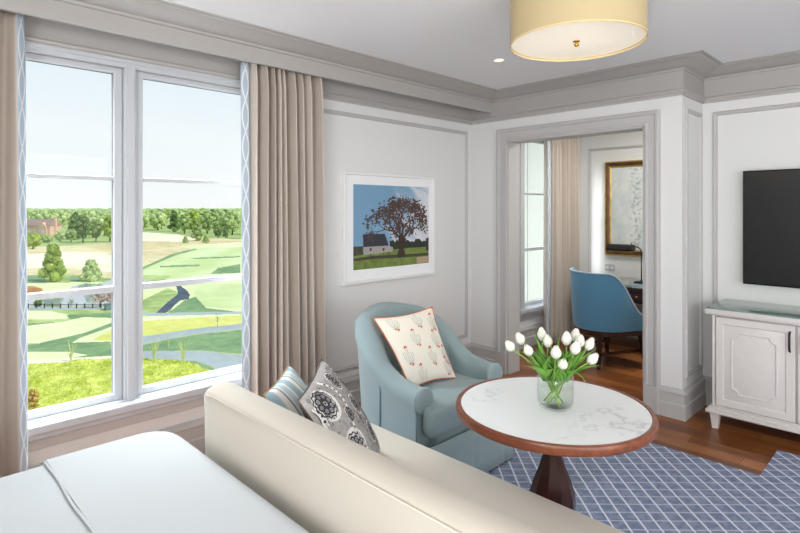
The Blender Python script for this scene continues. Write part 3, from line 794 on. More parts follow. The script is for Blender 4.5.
for i, (px, py, t_, _, lb) in enumerate(heads):
    hp = atd(px, py, t_)
    tl = thing('tulip', 'white tulip '+lb, 'flower', VP+Vector((0, 0, .016)), 0, 'white tulips in the vase'); o = tl.location
    dirxy = Vector((hp.x-VP.x, hp.y-VP.y, 0)); L = dirxy.length; un = dirxy.normalized()
    ba = -un*rnd.uniform(.015, .045)+Vector((-un.y, un.x, 0))*rnd.uniform(-.036, .036)
    base_ = Vector((ba.x, ba.y, .003+rnd.uniform(0, .006)))
    rim = un*min(.045, L*.6)+Vector((-un.y, un.x, 0))*rnd.uniform(-.012, .012)+Vector((0, 0, .115))
    un_ = (un*.5+Vector((0, 0, .9))).normalized(); end = hp-o-un_*.024
    pts = []
    for k in range(13):
        s_ = k/12
        if s_ < .5: u = s_*2; p = base_*(1-u)+rim*u
        else:
            u = (s_-.5)*2; c1 = rim+(rim-base_).normalized()*.04; p = rim*(1-u)**2+c1*2*u*(1-u)+end*u*u
        pts.append(p)
    MB().tube(pts, .0030, 7).build('stem', STEM, tl, smooth=180)
    d = (pts[-1]-pts[-2]).normalized(); d = (d+Vector((0, 0, .6))+un*.15).normalized()
    hd, q = petal_head(d, rnd.uniform(.047, .055), rnd.uniform(.0165, .0195))
    hd.v = [tuple(q @ Vector(v)+end-d*.004) for v in hd.v]; hd.build('bloom', PET, tl, smooth=180, solid=.0006)
    nl = 5
    for j in range(nl):
        an = math.atan2(un.y, un.x)+rnd.uniform(-1.0, 1.0)
        rr = rnd.uniform(.05, .125); b = Vector((math.cos(an)*rr, math.sin(an)*rr, rnd.uniform(.165, .24)))
        lf = MB(); st_ = rim*.9+Vector((rnd.uniform(-.015, .015), rnd.uniform(-.015, .015), rnd.uniform(-.01, .02)))
        leaf(lf, st_, b, rnd.uniform(.0, .045), rnd.uniform(.014, .021), rnd); lf.build('leaf', LEAF, tl, smooth=180, solid=.0006)
# a few long leaves that hang out over the rim, as in the photograph
def hangleaf(tl, px, py, t_, w, dr):
    e = atd(px, py, t_)-tl.location; s0 = Vector((e.x*.25, e.y*.25, .115)); lf = MB(); leaf(lf, s0, e, dr, w, rnd); lf.build('leaf', LEAF, tl, smooth=180, solid=.0006)
tul = [o for o in bpy.data.objects if o.name.startswith('tulip')]
hangleaf(tul[12], 588, 386, 2.02, .011, .07); hangleaf(tul[12], 601, 365.5, 2.06, .011, .02); hangleaf(tul[0], 524, 366, 2.05, .013, .02); hangleaf(tul[11], 597, 348, 2.2, .009, .01)
hangleaf(tul[3], 533, 330, 2.2, .012, 0); hangleaf(tul[7], 560, 330, 2.2, .012, 0); hangleaf(tul[4], 549, 333, 2.15, .012, 0); hangleaf(tul[0], 513, 350, 2.08, .012, .05)

# ------------------------------------------------------------------ rug
rg = MB(); poly = [(-2.55, .95), (1.6, .95), (1.6, 4.0), (-.727, 4.0), (-.727, 3.545), (-2.55, 3.545)]
rg.prism(poly, .0, .008)
o = rg.build('area_rug', RUG); tag(o, 'blue rug with a white diamond lattice lying beneath the marble table', 'rug')

# ------------------------------------------------------------------ media cabinet
cab = thing('media_cabinet', 'pale painted low cabinet with scalloped door panels standing under the television', 'cabinet', (-.3, 4.33, 0)); O = cab.location.copy()
X0, X1, Y0, Y1 = -1.12, .52, 4.105, 4.575
bx(MB(), X0, X1, Y0+.02, Y1, .15, .785, .003).build('body', CABPAINT, cab, smooth=40)
bx(MB(), X0-.035, X1+.035, Y0-.035, Y1+.0, .785, .822, .004).build('top', CABPAINT, cab, smooth=40)
CG = mat('green_edged_glass', (200,232,222), .03, trans=.0, spec=.6); CG.node_tree.nodes['Principled BSDF'].inputs['Transmission Weight'].default_value = .75; CG.node_tree.nodes['Principled BSDF'].inputs['Base Color'].default_value = lin(196,222,214)
bx(MB(), X0-.035, X1+.035, Y0-.035, Y1+.0, .8225, .829, .001).build('glass_top', CG, cab, smooth=40)
bx(MB(), X0-.035, X1+.035, Y0-.035, Y1+.0, .112, .135, .006).build('plinth', CABPAINT, cab, smooth=40); bx(MB(), X0-.02, X1+.02, Y0-.02, Y1, .134, .152, .004).build('plinth_moulding', CABPAINT, cab, smooth=40)
for x in (X0+.015, X1-.015):
    for y in (Y0+.02, Y1-.035):
        b = MB(); vs = []
        for z, w in ((0, .017), (.113, .029)): vs += [(x-O.x-w, y-O.y-w, z), (x-O.x+w, y-O.y-w, z), (x-O.x+w, y-O.y+w, z), (x-O.x-w, y-O.y+w, z)]
        b.add(vs, [(3,2,1,0), (4,5,6,7), (0,1,5,4), (1,2,6,5), (2,3,7,6), (3,0,4,7)]); b.build('foot', CABPAINT, cab)
ff_ = MB(); bx(ff_, X0, -1.1035, Y0, Y0+.03, .15, .785, .001); bx(ff_, X1-.02, X1, Y0, Y0+.03, .15, .785, .001); bx(ff_, X0, X1, Y0+.001, Y0+.03, .7735, .785, .001); bx(ff_, X0, X1, Y0+.001, Y0+.03, .15, .1615, .001); bx(ff_, .2575, X1-.019, Y0+.001, Y0+.03, .15, .785, .001)
ff_.build('face_frame', CABPAINT, cab, smooth=40)
GAP = mat('door_gap_shadow_line', (60,56,54), .8)
DW = (-.655-(-1.100))
for i, d0 in enumerate((-1.100, -.645, -.19, .265-.205+.0)):
    if i == 3: continue
    d1 = d0+DW; z0, z1 = .165, .770
    d = bx(MB(), d0, d1, Y0, Y0+.022, z0, z1, .002).build('door', CABPAINT, cab, smooth=40)
    fr = MB(); f = lambda u, v, h: (u-O.x, Y0-h-O.y, v)
    # frame and panel mouldings
    w_ = .052
    fr.sweep([(d0+w_, z0+w_), (d1-w_, z0+w_), (d1-w_, z1-w_), (d0+w_, z1-w_)], [(0, 0), (-.006, .007), (-.012, .007), (-w_+.006, .007), (-w_+.003, .005), (-w_+.003, 0)], f, closed=True)
    fr.build('door_frame', CABPAINT, d, smooth=25)
    a0, a1, b0, b1 = d0+.095, d1-.095, z0+.095, z1-.095; r = .038; sc = []
    for (cx, cy, s0) in ((a0, b0, 90), (a1, b0, 180), (a1, b1, 270), (a0, b1, 0)):
        # concave corner, drawn clockwise around the corner point
        for k in range(9):
            an = math.radians(s0-90*k/8); sc.append((cx+r*math.cos(an), cy+r*math.sin(an)))
    # order: ensure ccw walk
    fr2 = MB(); fr2.sweep(sc, [(-.005, 0), (-.004, .004), (0, .006), (.005, .0055), (.008, .003), (.009, 0)], f, closed=True); fr2.build('panel_moulding', CABPAINT, d, smooth=30)
    hx = d1-.026 if i % 2 == 0 else d0+.026
    hm = MB(); hm.tube([(hx-O.x, Y0-.002-O.y, .605), (hx-O.x, Y0-.026-O.y, .615), (hx-O.x, Y0-.03-O.y, .64), (hx-O.x, Y0-.03-O.y, .70), (hx-O.x, Y0-.026-O.y, .722), (hx-O.x, Y0-.002-O.y, .732)], .0065, 8); hm.build('handle', BLACK, d, smooth=180)

# ------------------------------------------------------------------ television
tv = thing('television', 'flat black television mounted on the wall above the cabinet', 'television', (-.305, 4.52, .96)); O = tv.location.copy()
SCR = mat('dark_screen', (30,31,32), .22, spec=.6); CAS_ = mat('black_plastic', (14,14,15), .4)
def bz(mb, x0, x1, y0, y1, z0, z1, b=0): mb.box(x0-O.x, x1-O.x, y0-O.y, y1-O.y, z0-O.z, z1-O.z, b); return mb
bz(MB(), -1.03, .42, 4.505, 4.545, .96, 1.78, .004).build('housing', CAS_, tv, smooth=40)
bz(MB(), -1.02, .41, 4.5035, 4.506, .972, 1.771).build('screen', SCR, tv)
bz(MB(), -.6, 0, 4.545, YR+.001, 1.2, 1.55, .004).build('wall_mount', CAS_, tv, smooth=40)

# ------------------------------------------------------------------ framed picture
pf = thing('framed_picture', 'white framed photograph of a barn and spreading tree, hanging above the armchair', 'picture', (XL, 3.045, 1.36)); O = pf.location.copy()
FRM = mat('white_frame', (232,232,230), .4); MATB = mat('white_mat_board', (236,237,238), .9)
f = lambda u, v, h: (h, u-3.045, v-1.36)
a0, a1, b0, b1 = 2.528, 3.563, .923, 1.79
mb = MB(); mb.sweep([(a0, b0), (a1, b0), (a1, b1), (a0, b1)], [(0, 0), (0, .032), (.004, .036), (.020, .036), (.023, .030), (.024, .012), (.024, 0)], f, closed=True); mb.build('frame', FRM, pf, smooth=30)
mb = MB(); mb.box(.001, .014, a0+.02-3.045, a1-.02-3.045, b0+.02-1.36, b1-.02-1.36); mb.build('mat_board', MATB, pf)
SKY_ = mat('print_sky', (120,160,200), .6); q = NT(SKY_)
x, y, z = q.sep(q.tc()); nn_ = q.noise(q.comb(q.m('MULTIPLY', y, 2.2), q.m('MULTIPLY', q.m('ADD', z, q.m('MULTIPLY', y, .5)), 6.)), 1.6, 5)
ff = q.m('ADD', q.m('MULTIPLY', y, 1.25), q.m('ADD', .28, q.m('MULTIPLY', q.ss(nn_, .38, .66), .42)))
ff = q.m('SUBTRACT', ff, q.m('MULTIPLY', z, .55))
q.col(q.mix(q.ss(ff, .25, 1.0), lin(118,158,188), lin(210,213,218)))
PG = mat('print_grass', (110,128,62), .7, var=.35, vscale=16); PD = mat('print_shade', (66,66,50), .7, var=.3, vscale=20); PRF = mat('print_barn_roof', (50,54,60), .7); PW = mat('print_barn_wall', (160,156,150), .7)
PT = mat('print_bark', (60,46,42), .7); PL = mat('print_foliage', (78,62,58), .7, var=.35, vscale=30); PSt = mat('print_stone', (176,154,128), .7); PT2 = mat('print_far_trees', (44,50,40), .7)
u0, u1, v0, v1 = 2.636, 3.496, 1.030, 1.696
def pu(x, y):                    # detail crop point to print coordinates
    u = (x-170)/375; tp = 120+17*u; bt_ = 550-39*u; v = (y-tp)/(bt_-tp); return (u0+(u1-u0)*u-3.045, v1-(v1-v0)*v-1.36)
pr = MB(); H0 = .015
def pol(pts, mi, h):
    pr.add([(h, *pu(*p)) for p in pts], [tuple(range(len(pts)))], mi)
pr.add([(H0, u0-3.045, v0-1.36), (H0, u1-3.045, v0-1.36), (H0, u1-3.045, v1-1.36), (H0, u0-3.045, v1-1.36)], [(0,1,2,3)], 0)
pol([(170,470), (230,465), (350,448), (440,432), (545,425), (545,511), (400,527), (170,550)], 1, H0+.0003)
rr = random.Random(9)
top = [(x_, 405+rr.uniform(-9, 9)+ (0 if x_ < 470 else -6)) for x_ in range(338, 546, 9)]
pol(top+[(545, 432), (440, 438), (340, 448)], 7, H0+.0004)
pol([(170,492), (260,478), (420,470), (545,462), (545,474), (420,486), (260,494), (170,505)], 2, H0+.0005)
pol([(170,432), (213,430), (214,472), (170,480)], 2, H0+.0005)
pol([(215,432), (330,424), (356,438), (352,456), (218,474)], 4, H0+.0006); pol([(213,370), (314,368), (334,427), (214,434)], 3, H0+.0008)
for wx in (243, 304): pol([(wx, 440), (wx+9, 439), (wx+9, 452), (wx, 454)], 3, H0+.0009)
pol([(262,457), (296,453), (298,464), (264,470)], 4, H0+.0009)
pol([(528,392), (545,384), (545,455), (530,448)], 3, H0+.0008); pol([(478,485), (540,478), (540,507), (480,515)], 8, H0+.0009)
pol([(372,484), (386,440), (380,395), (392,388), (402,402), (414,388), (424,392), (408,438), (420,478), (404,484)], 5, H0+.001)
def branch(x, y, a, L, w, d):
    x2 = x+L*math.cos(a); y2 = y-L*math.sin(a); nx, ny = math.sin(a), math.cos(a)
    pol([(x-nx*w, y-ny*w), (x+nx*w, y+ny*w), (x2+nx*w*.6, y2+ny*w*.6), (x2-nx*w*.6, y2-ny*w*.6)], 5, H0+.0011)
    if d < 1:
        for k in range(8):
            r = rr.uniform(2.5, 6.5); cx, cy = x2+rr.gauss(0, 13), y2+rr.gauss(0, 13)
            if 178 < cx < 537 and cy > 150: pol([(cx+r*rr.uniform(.6, 1.2)*math.cos(q*PI/3), cy+r*rr.uniform(.6, 1.2)*math.sin(q*PI/3)) for q in range(6)], 6, H0+.0012+.0001*rr.random())
    if d > 0:
        for s_ in (-1, 1):
            branch(x2, y2, a+s_*rr.uniform(.22, .62), L*rr.uniform(.68, .86), w*.6, d-1)
for a in (PI*.74, PI*.58, PI*.46, PI*.28): branch(398, 398, a, 58, 7, 4)
for k in range(105):
    a = rr.uniform(0, 2*PI); q_ = math.sqrt(rr.random()); kx = 402+118*q_*math.cos(a); ky = 286-102*q_*math.sin(a)
    if ky > 350 and abs(kx-400) > 70: continue
    for m_ in range(11):
        r = rr.uniform(2.2, 6.0); cx, cy = kx+rr.gauss(0, 10), ky+rr.gauss(0, 8)
        if 178 < cx < 537 and cy > 150: pol([(cx+r*rr.uniform(.6, 1.2)*math.cos(w_*PI/3), cy+r*rr.uniform(.6, 1.2)*math.sin(w_*PI/3)) for w_ in range(6)], 6, H0+.0014+.0001*rr.random())
pr.build('print', [SKY_, PG, PD, PRF, PW, PT, PL, PT2, PSt], pf, fix=False)

# ------------------------------------------------------------------ ceiling light, recessed lights
cl = thing('ceiling_light', 'large cream drum ceiling light with a brass finial', 'lamp', (-1.244, 2.413, ZC)); R1 = .313
SHD = mat('lamp_shade_linen', (190,172,133), .85, emit=.03, ecol=(255,226,170), bump=.05, bscale=300)
DIF = mat('frosted_diffuser', (240,234,222), .35, emit=.16, ecol=(255,244,226))
sh = MB(); sh.lathe([(R1, -.264), (R1, -.0), (R1-.003, -.0), (R1-.003, -.264)], 96, cap=False)
for a in range(96): sh.f.append((a, (a+1) % 96, 3*96+(a+1) % 96, 3*96+a)); sh.mi.append(0)
sh.build('shade', SHD, cl, smooth=40)
MB().lathe([(R1+.0015, -.264), (R1+.0015, -.259), (R1-.004, -.2595), (R1-.004, -.2655)], 96, cap=False).build('hem', mat('lamp_hem', (206,186,140), .8, emit=.2, ecol=(255,226,170)), cl, smooth=40)
MB().lathe([(R1-.0045, -.252), (R1-.0045, -.249)], 96).build('diffuser', DIF, cl, smooth=40)
MB().lathe([(.003, -.25), (.016, -.252), (.016, -.256), (.006, -.258), (.006, -.264), (.012, -.268), (.012, -.274), (.006, -.279), (.001, -.280)], 20).build('finial', BRASS, cl, smooth=50)
dl = thing('recessed_light', 'small round recessed spotlight in the ceiling left of the drum light', 'light fitting', (-2.225, 3.172, ZC))
MB().lathe([(.034, -.003), (.042, -.004), (.044, 0.001), (.034, 0.001)], 32, cap=False).build('trim_ring', CEIL, dl, smooth=50)
MB().lathe([(.034, -.0025), (.034, .001)], 32).build('lens', mat('lamp_lens', (255,238,205), .4, emit=1.0, ecol=(255,236,200)), dl)

# ------------------------------------------------------------------ study: desk, chair, mirror, lamp
dk = thing('desk', 'dark wooden writing desk with a glass top in the study beyond the doorway', 'desk', (-2.2, 5.94, 0)); O = dk.location.copy()
DX0, DX1, DY0, DY1 = -2.92, -1.50, 5.58, 6.29
bx(MB(), DX0, DX1, DY0, DY1, .66, .692, .004).build('desktop', DESKWOOD, dk, smooth=40)
bx(MB(), DX0, DX1, DY0, DY1, .6925, .70, .001).build('glass_top', CG, dk, smooth=40)
bx(MB(), DX0+.03, DX1-.03, DY0+.03, DY1-.02, .53, .66, .003).build('apron', DESKWOOD, dk, smooth=40)
for x0 in (DX0+.07, -2.42, -1.97):
    d = bx(MB(), x0, x0+.40, DY0+.018, DY0+.034, .545, .65, .004).build('drawer', DESKWOOD, dk, smooth=40)
    kb = MB(); M = Matrix.Translation((x0+.20-O.x, DY0+.018-O.y, .598)) @ Matrix.Rotation(PI/2, 4, 'X'); kb.lathe([(.004, 0), (.004, .012), (.012, .016), (.013, .022), (.008, .027), (.001, .028)], 16); kb.v = [tuple(M @ Vector(v)) for v in kb.v]; kb.build('knob', BRASS, d, smooth=50)
for x in (DX0+.05, DX1-.05):
    for y in (DY0+.05, DY1-.05): bx(MB(), x-.022, x+.022, y-.022, y+.022, 0, .54, .004).build('leg', DESKWOOD, dk, smooth=40)
bx(MB(), DX0+.07, DX1-.07, DY1-.075, DY1-.045, .10, .14, .004).build('stretcher', DESKWOOD, dk, smooth=40)

BLUEU = mat('blue_upholstery', (88,140,172), .8, sheen=.3, bump=.05, bscale=400, spec=.25); BPIPE = mat('pale_blue_piping', (196,212,222), .8)
dc = thing('desk_chair', 'blue upholstered tub chair with pale piping and dark wooden legs at the desk', 'chair', (-2.36, 5.13, 0), math.radians(64))
R2 = .285; st = ustations(R2, .27, 40, 10); P = []; piping = []
for (x, y, nx, ny, dg) in st:
    ad = abs(dg); zt = .90-.41*smooth(58, 140, ad)
    th = .05; fl = .03*smooth(.4, .9, zt)
    sec = [(.01, .345), (0, .40), (-.004-fl*.5, (.40+zt)/2), (-fl, zt-.015), (-fl+.006, zt-.002), (-fl+.02, zt+.003), (-fl+.036, zt-.003), (-fl+.042, zt-.015), (th-fl*.3, (.42+zt)/2), (th, .42), (th, .345)]
    P.append([(x-nx*d, y-ny*d, z) for d, z in sec]); piping.append((x+nx*(fl-.002), y+ny*(fl-.002), zt))
mb = MB(); mb.grid(P); n = len(P[0])
for i in (0, len(P)-1): mb.f.append(tuple(i*n+k for k in range(n))); mb.mi.append(0)
mb.build('backrest', BLUEU, dc, smooth=60)
MB().tube([(piping[0][0], piping[0][1], .36)]+piping+[(piping[-1][0], piping[-1][1], .36)], .007, 6).build('piping', BPIPE, dc, smooth=180)
outl = [(.30, -.22), (.33, 0), (.30, .22), (.1, .237), (-.1, .2), (-.2, .11), (-.228, 0), (-.2, -.11), (-.1, -.2), (.1, -.237)]
slab(soften(outl, .05), .355, .46, .035, .02).build('seat_cushion', BLUEU, dc, smooth=60)
rl = MB(); P_ = [(x, y) for (x, y, *_r) in ustations(R2-.004, .27, 40, 10)]; rl.prism(P_, .305, .35); rl.build('seat_rail', DARKWOOD, dc, smooth=40)
for x, y in ((.24, -.24), (.24, .24), (-.19, -.17), (-.19, .17)):
    b = MB(); vs = []; sx_ = 1 if x > 0 else -1; sy_ = 1 if y > 0 else -1
    for z, w, k in ((0, .013, .03), (.306, .023, 0)): vs += [(x+sx_*k-w, y+sy_*k-w, z), (x+sx_*k+w, y+sy_*k-w, z), (x+sx_*k+w, y+sy_*k+w, z), (x+sx_*k-w, y+sy_*k+w, z)]
    b.add(vs, [(3,2,1,0), (4,5,6,7), (0,1,5,4), (1,2,6,5), (2,3,7,6), (3,0,4,7)]); b.build('leg', DARKWOOD, dc)
for y in (-.215, .215): MB().box(-.2, .25, y-.009, y+.009, .13, .155, .002).build('stretcher', DARKWOOD, dc)

mr = thing('wall_mirror', 'antiqued mirror in a gilt wooden frame on the study wall', 'mirror', (-2.46, YS-.005, 1.51)); O = mr.location.copy()
GILT = mat('gilt_wood', (206,172,104), .35, .8, var=.3, vscale=12); GILTD = mat('bronze_wood', (104,78,48), .4, .5, var=.3, vscale=10)
f = lambda u, v, h: (u+2.46, -h, v-1.51)
a0, a1, b0, b1 = -2.88, -2.04, .952, 2.072
mb = MB(); mb.sweep([(a0, b0), (a1, b0), (a1, b1), (a0, b1)], [(0, 0), (0, .03), (.004, .036), (.012, .036), (.016, .03), (.016, 0)], f, closed=True); mb.build('outer_gilding', GILT, mr, smooth=30)
mb = MB(); mb.sweep([(a0+.016, b0+.016), (a1-.016, b0+.016), (a1-.016, b1-.016), (a0+.016, b1-.016)], [(0, 0), (0, .028), (.02, .034), (.04, .026), (.04, 0)], f, closed=True); mb.build('frame', GILTD, mr, smooth=30)
mb = MB(); mb.sweep([(a0+.056, b0+.056), (a1-.056, b0+.056), (a1-.056, b1-.056), (a0+.056, b1-.056)], [(0, 0), (0, .024), (.006, .028), (.016, .022), (.018, .010), (.018, 0)], f, closed=True); mb.build('inner_gilding', GILT, mr, smooth=30)
MIR = mat('antiqued_glass', (205,214,214), .16, 1); q = NT(MIR)
x, y, z = q.sep(q.tc()); n1 = q.noise(q.tc(), 26, 8, .7); n2 = q.noise(q.tc(), 5, 6, .6)
strp = q.m('MULTIPLY', q.ss(x, -.14, -.08), q.m('SUBTRACT', 1., q.ss(x, -.03, .05)))
spk = q.m('MULTIPLY', q.ss(n1, .48, .6), q.m('ADD', .15, q.m('MULTIPLY', strp, .8)))
cc = q.mix(q.ss(n2, .35, .7), lin(214,224,226), lin(234,238,236)); cc = q.mix(q.m('MULTIPLY', spk, .6), cc, lin(130,136,130)); q.col(cc)
q.put(q.b.inputs['Metallic'], .2); q.put(q.b.inputs['Roughness'], .3)
mb = MB(); mb.box(a0+.06+2.46, a1-.06+2.46, -.012, -.006, b0+.06-1.51, b1-.06-1.51); mb.build('mirror_glass', MIR, mr)

ld = Vector((-2.315, 5.955, .7005)); lp = thing('desk_lamp', 'black pharmacy lamp with a horizontal shade standing on the desk', 'lamp', ld)
MB().lathe([(.075, 0), (.075, .012), (.06, .018), (.012, .022), (.007, .03)], 32).build('base', BLACK, lp, smooth=50)
MB().tube([(0, 0, .02), (0, 0, .33), (-.008, -.001, .365), (-.03, -.004, .385), (-.07, -.01, .392), (-.13, -.02, .388)], .006, 10).build('stem', BLACK, lp, smooth=180)
sd = MB(); N = 14; P = []
for i in range(2):
    row = []
    for k in range(N+1):
        a = PI*(-.12)+PI*1.24*k/N; row.append(((-.08-.27*i), .05*math.cos(a)-.01-.04*i, .362+.05*math.sin(a)))
    P.append(row)
sd.grid(P); 
sd.f.append(tuple(range(N+1))); sd.mi.append(0); sd.f.append(tuple(N+1+k for k in range(N, -1, -1))); sd.mi.append(0)
sd.build('lamp_shade', BLACK, lp, smooth=50, solid=.003)
MB().lathe([(.004, 0), (.008, .02), (.008, .03), (.002, .034)], 12, (-.10, -.02, .404)).build('knob', BRASS, lp, smooth=50)
PAP = mat('paper', (232,236,238), .6); PB = mat('blue_grey_cover', (120,140,158), .5)
nb = thing('notepad', 'pale notepad lying flat near the front edge of the desk', 'notepad', (-2.20, 5.72, .7005), .15)
MB().box(-.13, .13, -.09, .09, 0, .008, .001).build('pages', PAP, nb); MB().box(-.132, .132, -.092, .092, .008, .0095).build('cover', PB, nb)
pl_ = thing('power_outlet', 'white double socket plate on the study wall above the desk', 'socket', (-2.83+.0, YS, .80))
MB().box(-.06, .06, -.006, 0, -.04, .04, .002).build('face_plate', WHITE, pl_)
for sx in (-.028, .028): MB().box(sx-.016, sx+.016, -.009, -.006, -.014, .014, .002).build('socket', FRM, pl_)

# ------------------------------------------------------------------ the golf course outside
GZ = -8.5; GH = H-GZ
def gmat(name, c1, c2, sc=.6, b=.0, stripes=0, fine=4.):
    m = mat(name, c1, .95, spec=.05); q = NT(m); x, y, z = q.sep(q.tc())
    n = q.noise(q.tc(), sc, 6, .65); n2 = q.noise(q.tc(), fine, 4, .7)
    f = q.m('ADD', q.m('MULTIPLY', n, .6), q.m('MULTIPLY', n2, .4))
    if stripes:
        s_ = q.m('SINE', q.m('MULTIPLY', q.m('ADD', q.m('MULTIPLY', x, .62), q.m('MULTIPLY', y, .78)), stripes))
        f = q.m('ADD', q.m('MULTIPLY', f, .75), q.m('ADD', .12, q.m('MULTIPLY', s_, .06)))
    q.col(q.mix(q.ss(f, .38, .62), lin(*c1), lin(*c2)))
    if b: q.bump(n2, b, .3)
    return m
G = [gmat('rough_grass', (136,158,92), (186,198,132), .12, fine=.8),        # 0
     gmat('dormant_grass', (196,174,128), (222,208,164), .05, fine=.4),   # 1
     gmat('fairway_grass', (192,204,142), (214,220,170), .04, stripes=.55, fine=.3),     # 2
     gmat('bright_turf', (212,218,158), (228,232,182), .06, fine=.5),           # 3
     gmat('dark_and_shaded_grass', (112,140,100), (140,164,118), .25, fine=1.2),             # 4, darker lawn; also holds painted tree shadows and shade strips
     gmat('cart_path', (158,166,166), (176,182,180), .3),                   # 5
     gmat('dark_asphalt', (74,84,96), (96,104,114), .3),                 # 6
     gmat('yellow_turf', (198,196,100), (220,214,128), .1, fine=1.),       # 7
     gmat('hillock_grass', (166,180,62), (222,224,120), .7, b=.5, fine=3.5),          # 8
     mat('pond_water', (150,160,165), .06, spec=1.),                         # 9
     gmat('reed_bank', (168,112,74), (196,150,100), .4),                  # 10
     gmat('pale_sand', (222,214,180), (236,228,200), .06, fine=.5)]           # 11
ZN = [  # (material, outline in photograph coordinates on the ground)
 (1, [(-300,262),(-60,252),(24,249),(60,246),(114,243.5),(128,240),(150,233),(176,233.5),(196,238),(260,238),(560,236),(560,241),(240,243),(205,248),(165,258),(140,268),(116,279),(60,273),(24,284),(-100,300),(-300,300)]),
 (11, [(24,262),(60,252),(100,252),(114,256),(116,272),(85,270),(60,266),(24,278)]), (11, [(140,232),(176,234),(196,239),(186,242),(142,241)]), (1, [(30,252),(60,247),(114,244.5),(114,250),(70,251)]),
 (3, [(60,266),(96,263),(116,266),(116,269),(90,267),(60,269)]),
 (3, [(180,246),(240,242),(560,242),(560,262),(242,252),(200,251)]),
 (2, [(143,270),(165,259),(185,251),(205,248),(242,247),(560,250),(560,300),(242,283),(143,284)]),
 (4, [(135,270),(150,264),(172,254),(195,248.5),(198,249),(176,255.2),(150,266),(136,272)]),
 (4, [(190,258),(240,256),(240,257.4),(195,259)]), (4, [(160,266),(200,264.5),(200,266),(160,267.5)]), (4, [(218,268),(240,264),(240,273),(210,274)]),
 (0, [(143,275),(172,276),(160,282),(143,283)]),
 (3, [(24,280),(68,283),(80,279),(116,284),(116,292),(24,300)]), (4, [(26,276),(44,275),(46,283),(26,286)]), (4, [(70,276),(84,275),(86,281),(70,282)]),  # dark patches left of the pond trees: their shadows painted on the turf
 (9, [(-200,300),(20,296),(40,296),(60,297),(68,296),(72,285),(80,283),(98,284),(118,278),(134,279),(160,282),(162,287),(146,289),(128,300),(118,306.5),(60,307),(-200,307)]),
 (10, [(10,286),(34,286),(43,289),(41,294),(20,296),(10,296)]), (3, [(60,284),(84,281),(84,284),(72,286),(60,290)]),
 (3, [(143,290),(180,284),(242,280),(560,290),(560,330),(242,312),(180,312),(143,314)]), (0, [(143,300),(168,288),(182,294),(170,312),(143,316)]),
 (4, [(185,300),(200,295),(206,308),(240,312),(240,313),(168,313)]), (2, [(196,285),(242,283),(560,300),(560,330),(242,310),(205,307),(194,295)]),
 (6, [(175,284),(180,285.5),(187,290.5),(190,295),(188.5,299),(180,300.5),(166,313),(155,314),(167,302.5),(178,294),(177,289)]),
 (5, [(-200,308),(114,307.5),(150,313),(242,311.5),(560,318),(560,320),(242,313.5),(150,316),(114,310),(-200,311)]),
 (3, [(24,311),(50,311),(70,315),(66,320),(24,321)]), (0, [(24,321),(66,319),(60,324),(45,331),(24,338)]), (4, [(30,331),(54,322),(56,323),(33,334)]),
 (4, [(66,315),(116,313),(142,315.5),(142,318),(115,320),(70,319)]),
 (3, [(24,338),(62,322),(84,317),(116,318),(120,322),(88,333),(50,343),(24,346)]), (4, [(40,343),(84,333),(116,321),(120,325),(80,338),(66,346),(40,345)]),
 (3, [(66,346),(80,338),(116,325),(142,322),(142,337),(110,342)]), (7, [(92,340),(116,328),(118,341)]),
 (7, [(140,317),(240,314),(560,322),(560,345),(240,324),(190,329),(142,338)]), (3, [(142,316.5),(240,314),(240,315.5),(190,318),(142,321)]),
 (5, [(114,345),(143,336.5),(190,329.5),(242,323.5),(560,338),(560,350),(242,329),(190,335),(143,344),(128,350),(132,352),(170,350.5),(200,351),(242,355),(560,380),(560,420),(242,374),(222,376),(212,366),(195,361),(142,359),(116,358),(108,351)]),
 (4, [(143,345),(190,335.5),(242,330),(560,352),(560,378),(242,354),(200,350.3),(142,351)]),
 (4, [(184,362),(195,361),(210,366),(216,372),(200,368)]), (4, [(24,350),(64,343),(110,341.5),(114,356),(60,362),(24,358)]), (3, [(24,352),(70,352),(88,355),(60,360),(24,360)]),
 (11, [(-200,372),(24,364),(70,358),(116,355.5),(116,358),(70,362),(24,370),(-200,380)]),
 (8, [(-300,378),(24,369),(70,362),(116,358),(142,359),(184,361),(200,367),(217,374),(215,380),(200,400),(160,440),(100,520),(-300,520)])]
def inpoly(px, py, poly):
    r = np.zeros(px.shape, bool); n = len(poly)
    for i in range(n):
        x1, y1 = poly[i-1]; x2, y2 = poly[i]
        if y1 == y2: continue
        c = ((y1 > py) != (y2 > py)) & (px < (x2-x1)*(py-y1)/(y2-y1)+x1); r ^= c
    return r
KS = np.concatenate([np.linspace(-1.6, -.76, 12), np.linspace(-.75, -.28, 330), np.linspace(-.27, .35, 70)])
PY = np.concatenate([np.linspace(520, 420, 24), np.linspace(418, 240, 380), np.linspace(239.5, 222, 30), [219, 216, 214, 212.5, 211.5]])
TT = F*GH/(PY-209.5)
gx = (FW[0]+KS[None]*RT[0])*TT[:, None]; gy = (FW[1]+KS[None]*RT[1])*TT[:, None]
from mathutils import noise as mnoise
gz = np.full(gx.shape, GZ)
pxg = 400+F*KS[None]+0*gx; pyg = PY[:, None]+0*gx
hill = inpoly(pxg, pyg, ZN[-1][1])
for i, j in zip(*np.nonzero(hill)):
    if gx[i, j] > -60: gz[i, j] += .18*max(0, mnoise.fractal(Vector((gx[i, j]*.9, gy[i, j]*.9, 0)), .8, 2, 4)+.3)*min(1, 1)
cx = (pxg[:-1, :-1]+pxg[1:, 1:])/2; cy = (pyg[:-1, :-1]+pyg[1:, 1:])/2
mi = np.zeros(cx.shape, int)
wx = np.zeros(cx.shape)
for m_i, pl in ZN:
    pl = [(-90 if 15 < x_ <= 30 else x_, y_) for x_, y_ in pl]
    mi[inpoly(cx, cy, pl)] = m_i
nr_, nc_ = gx.shape
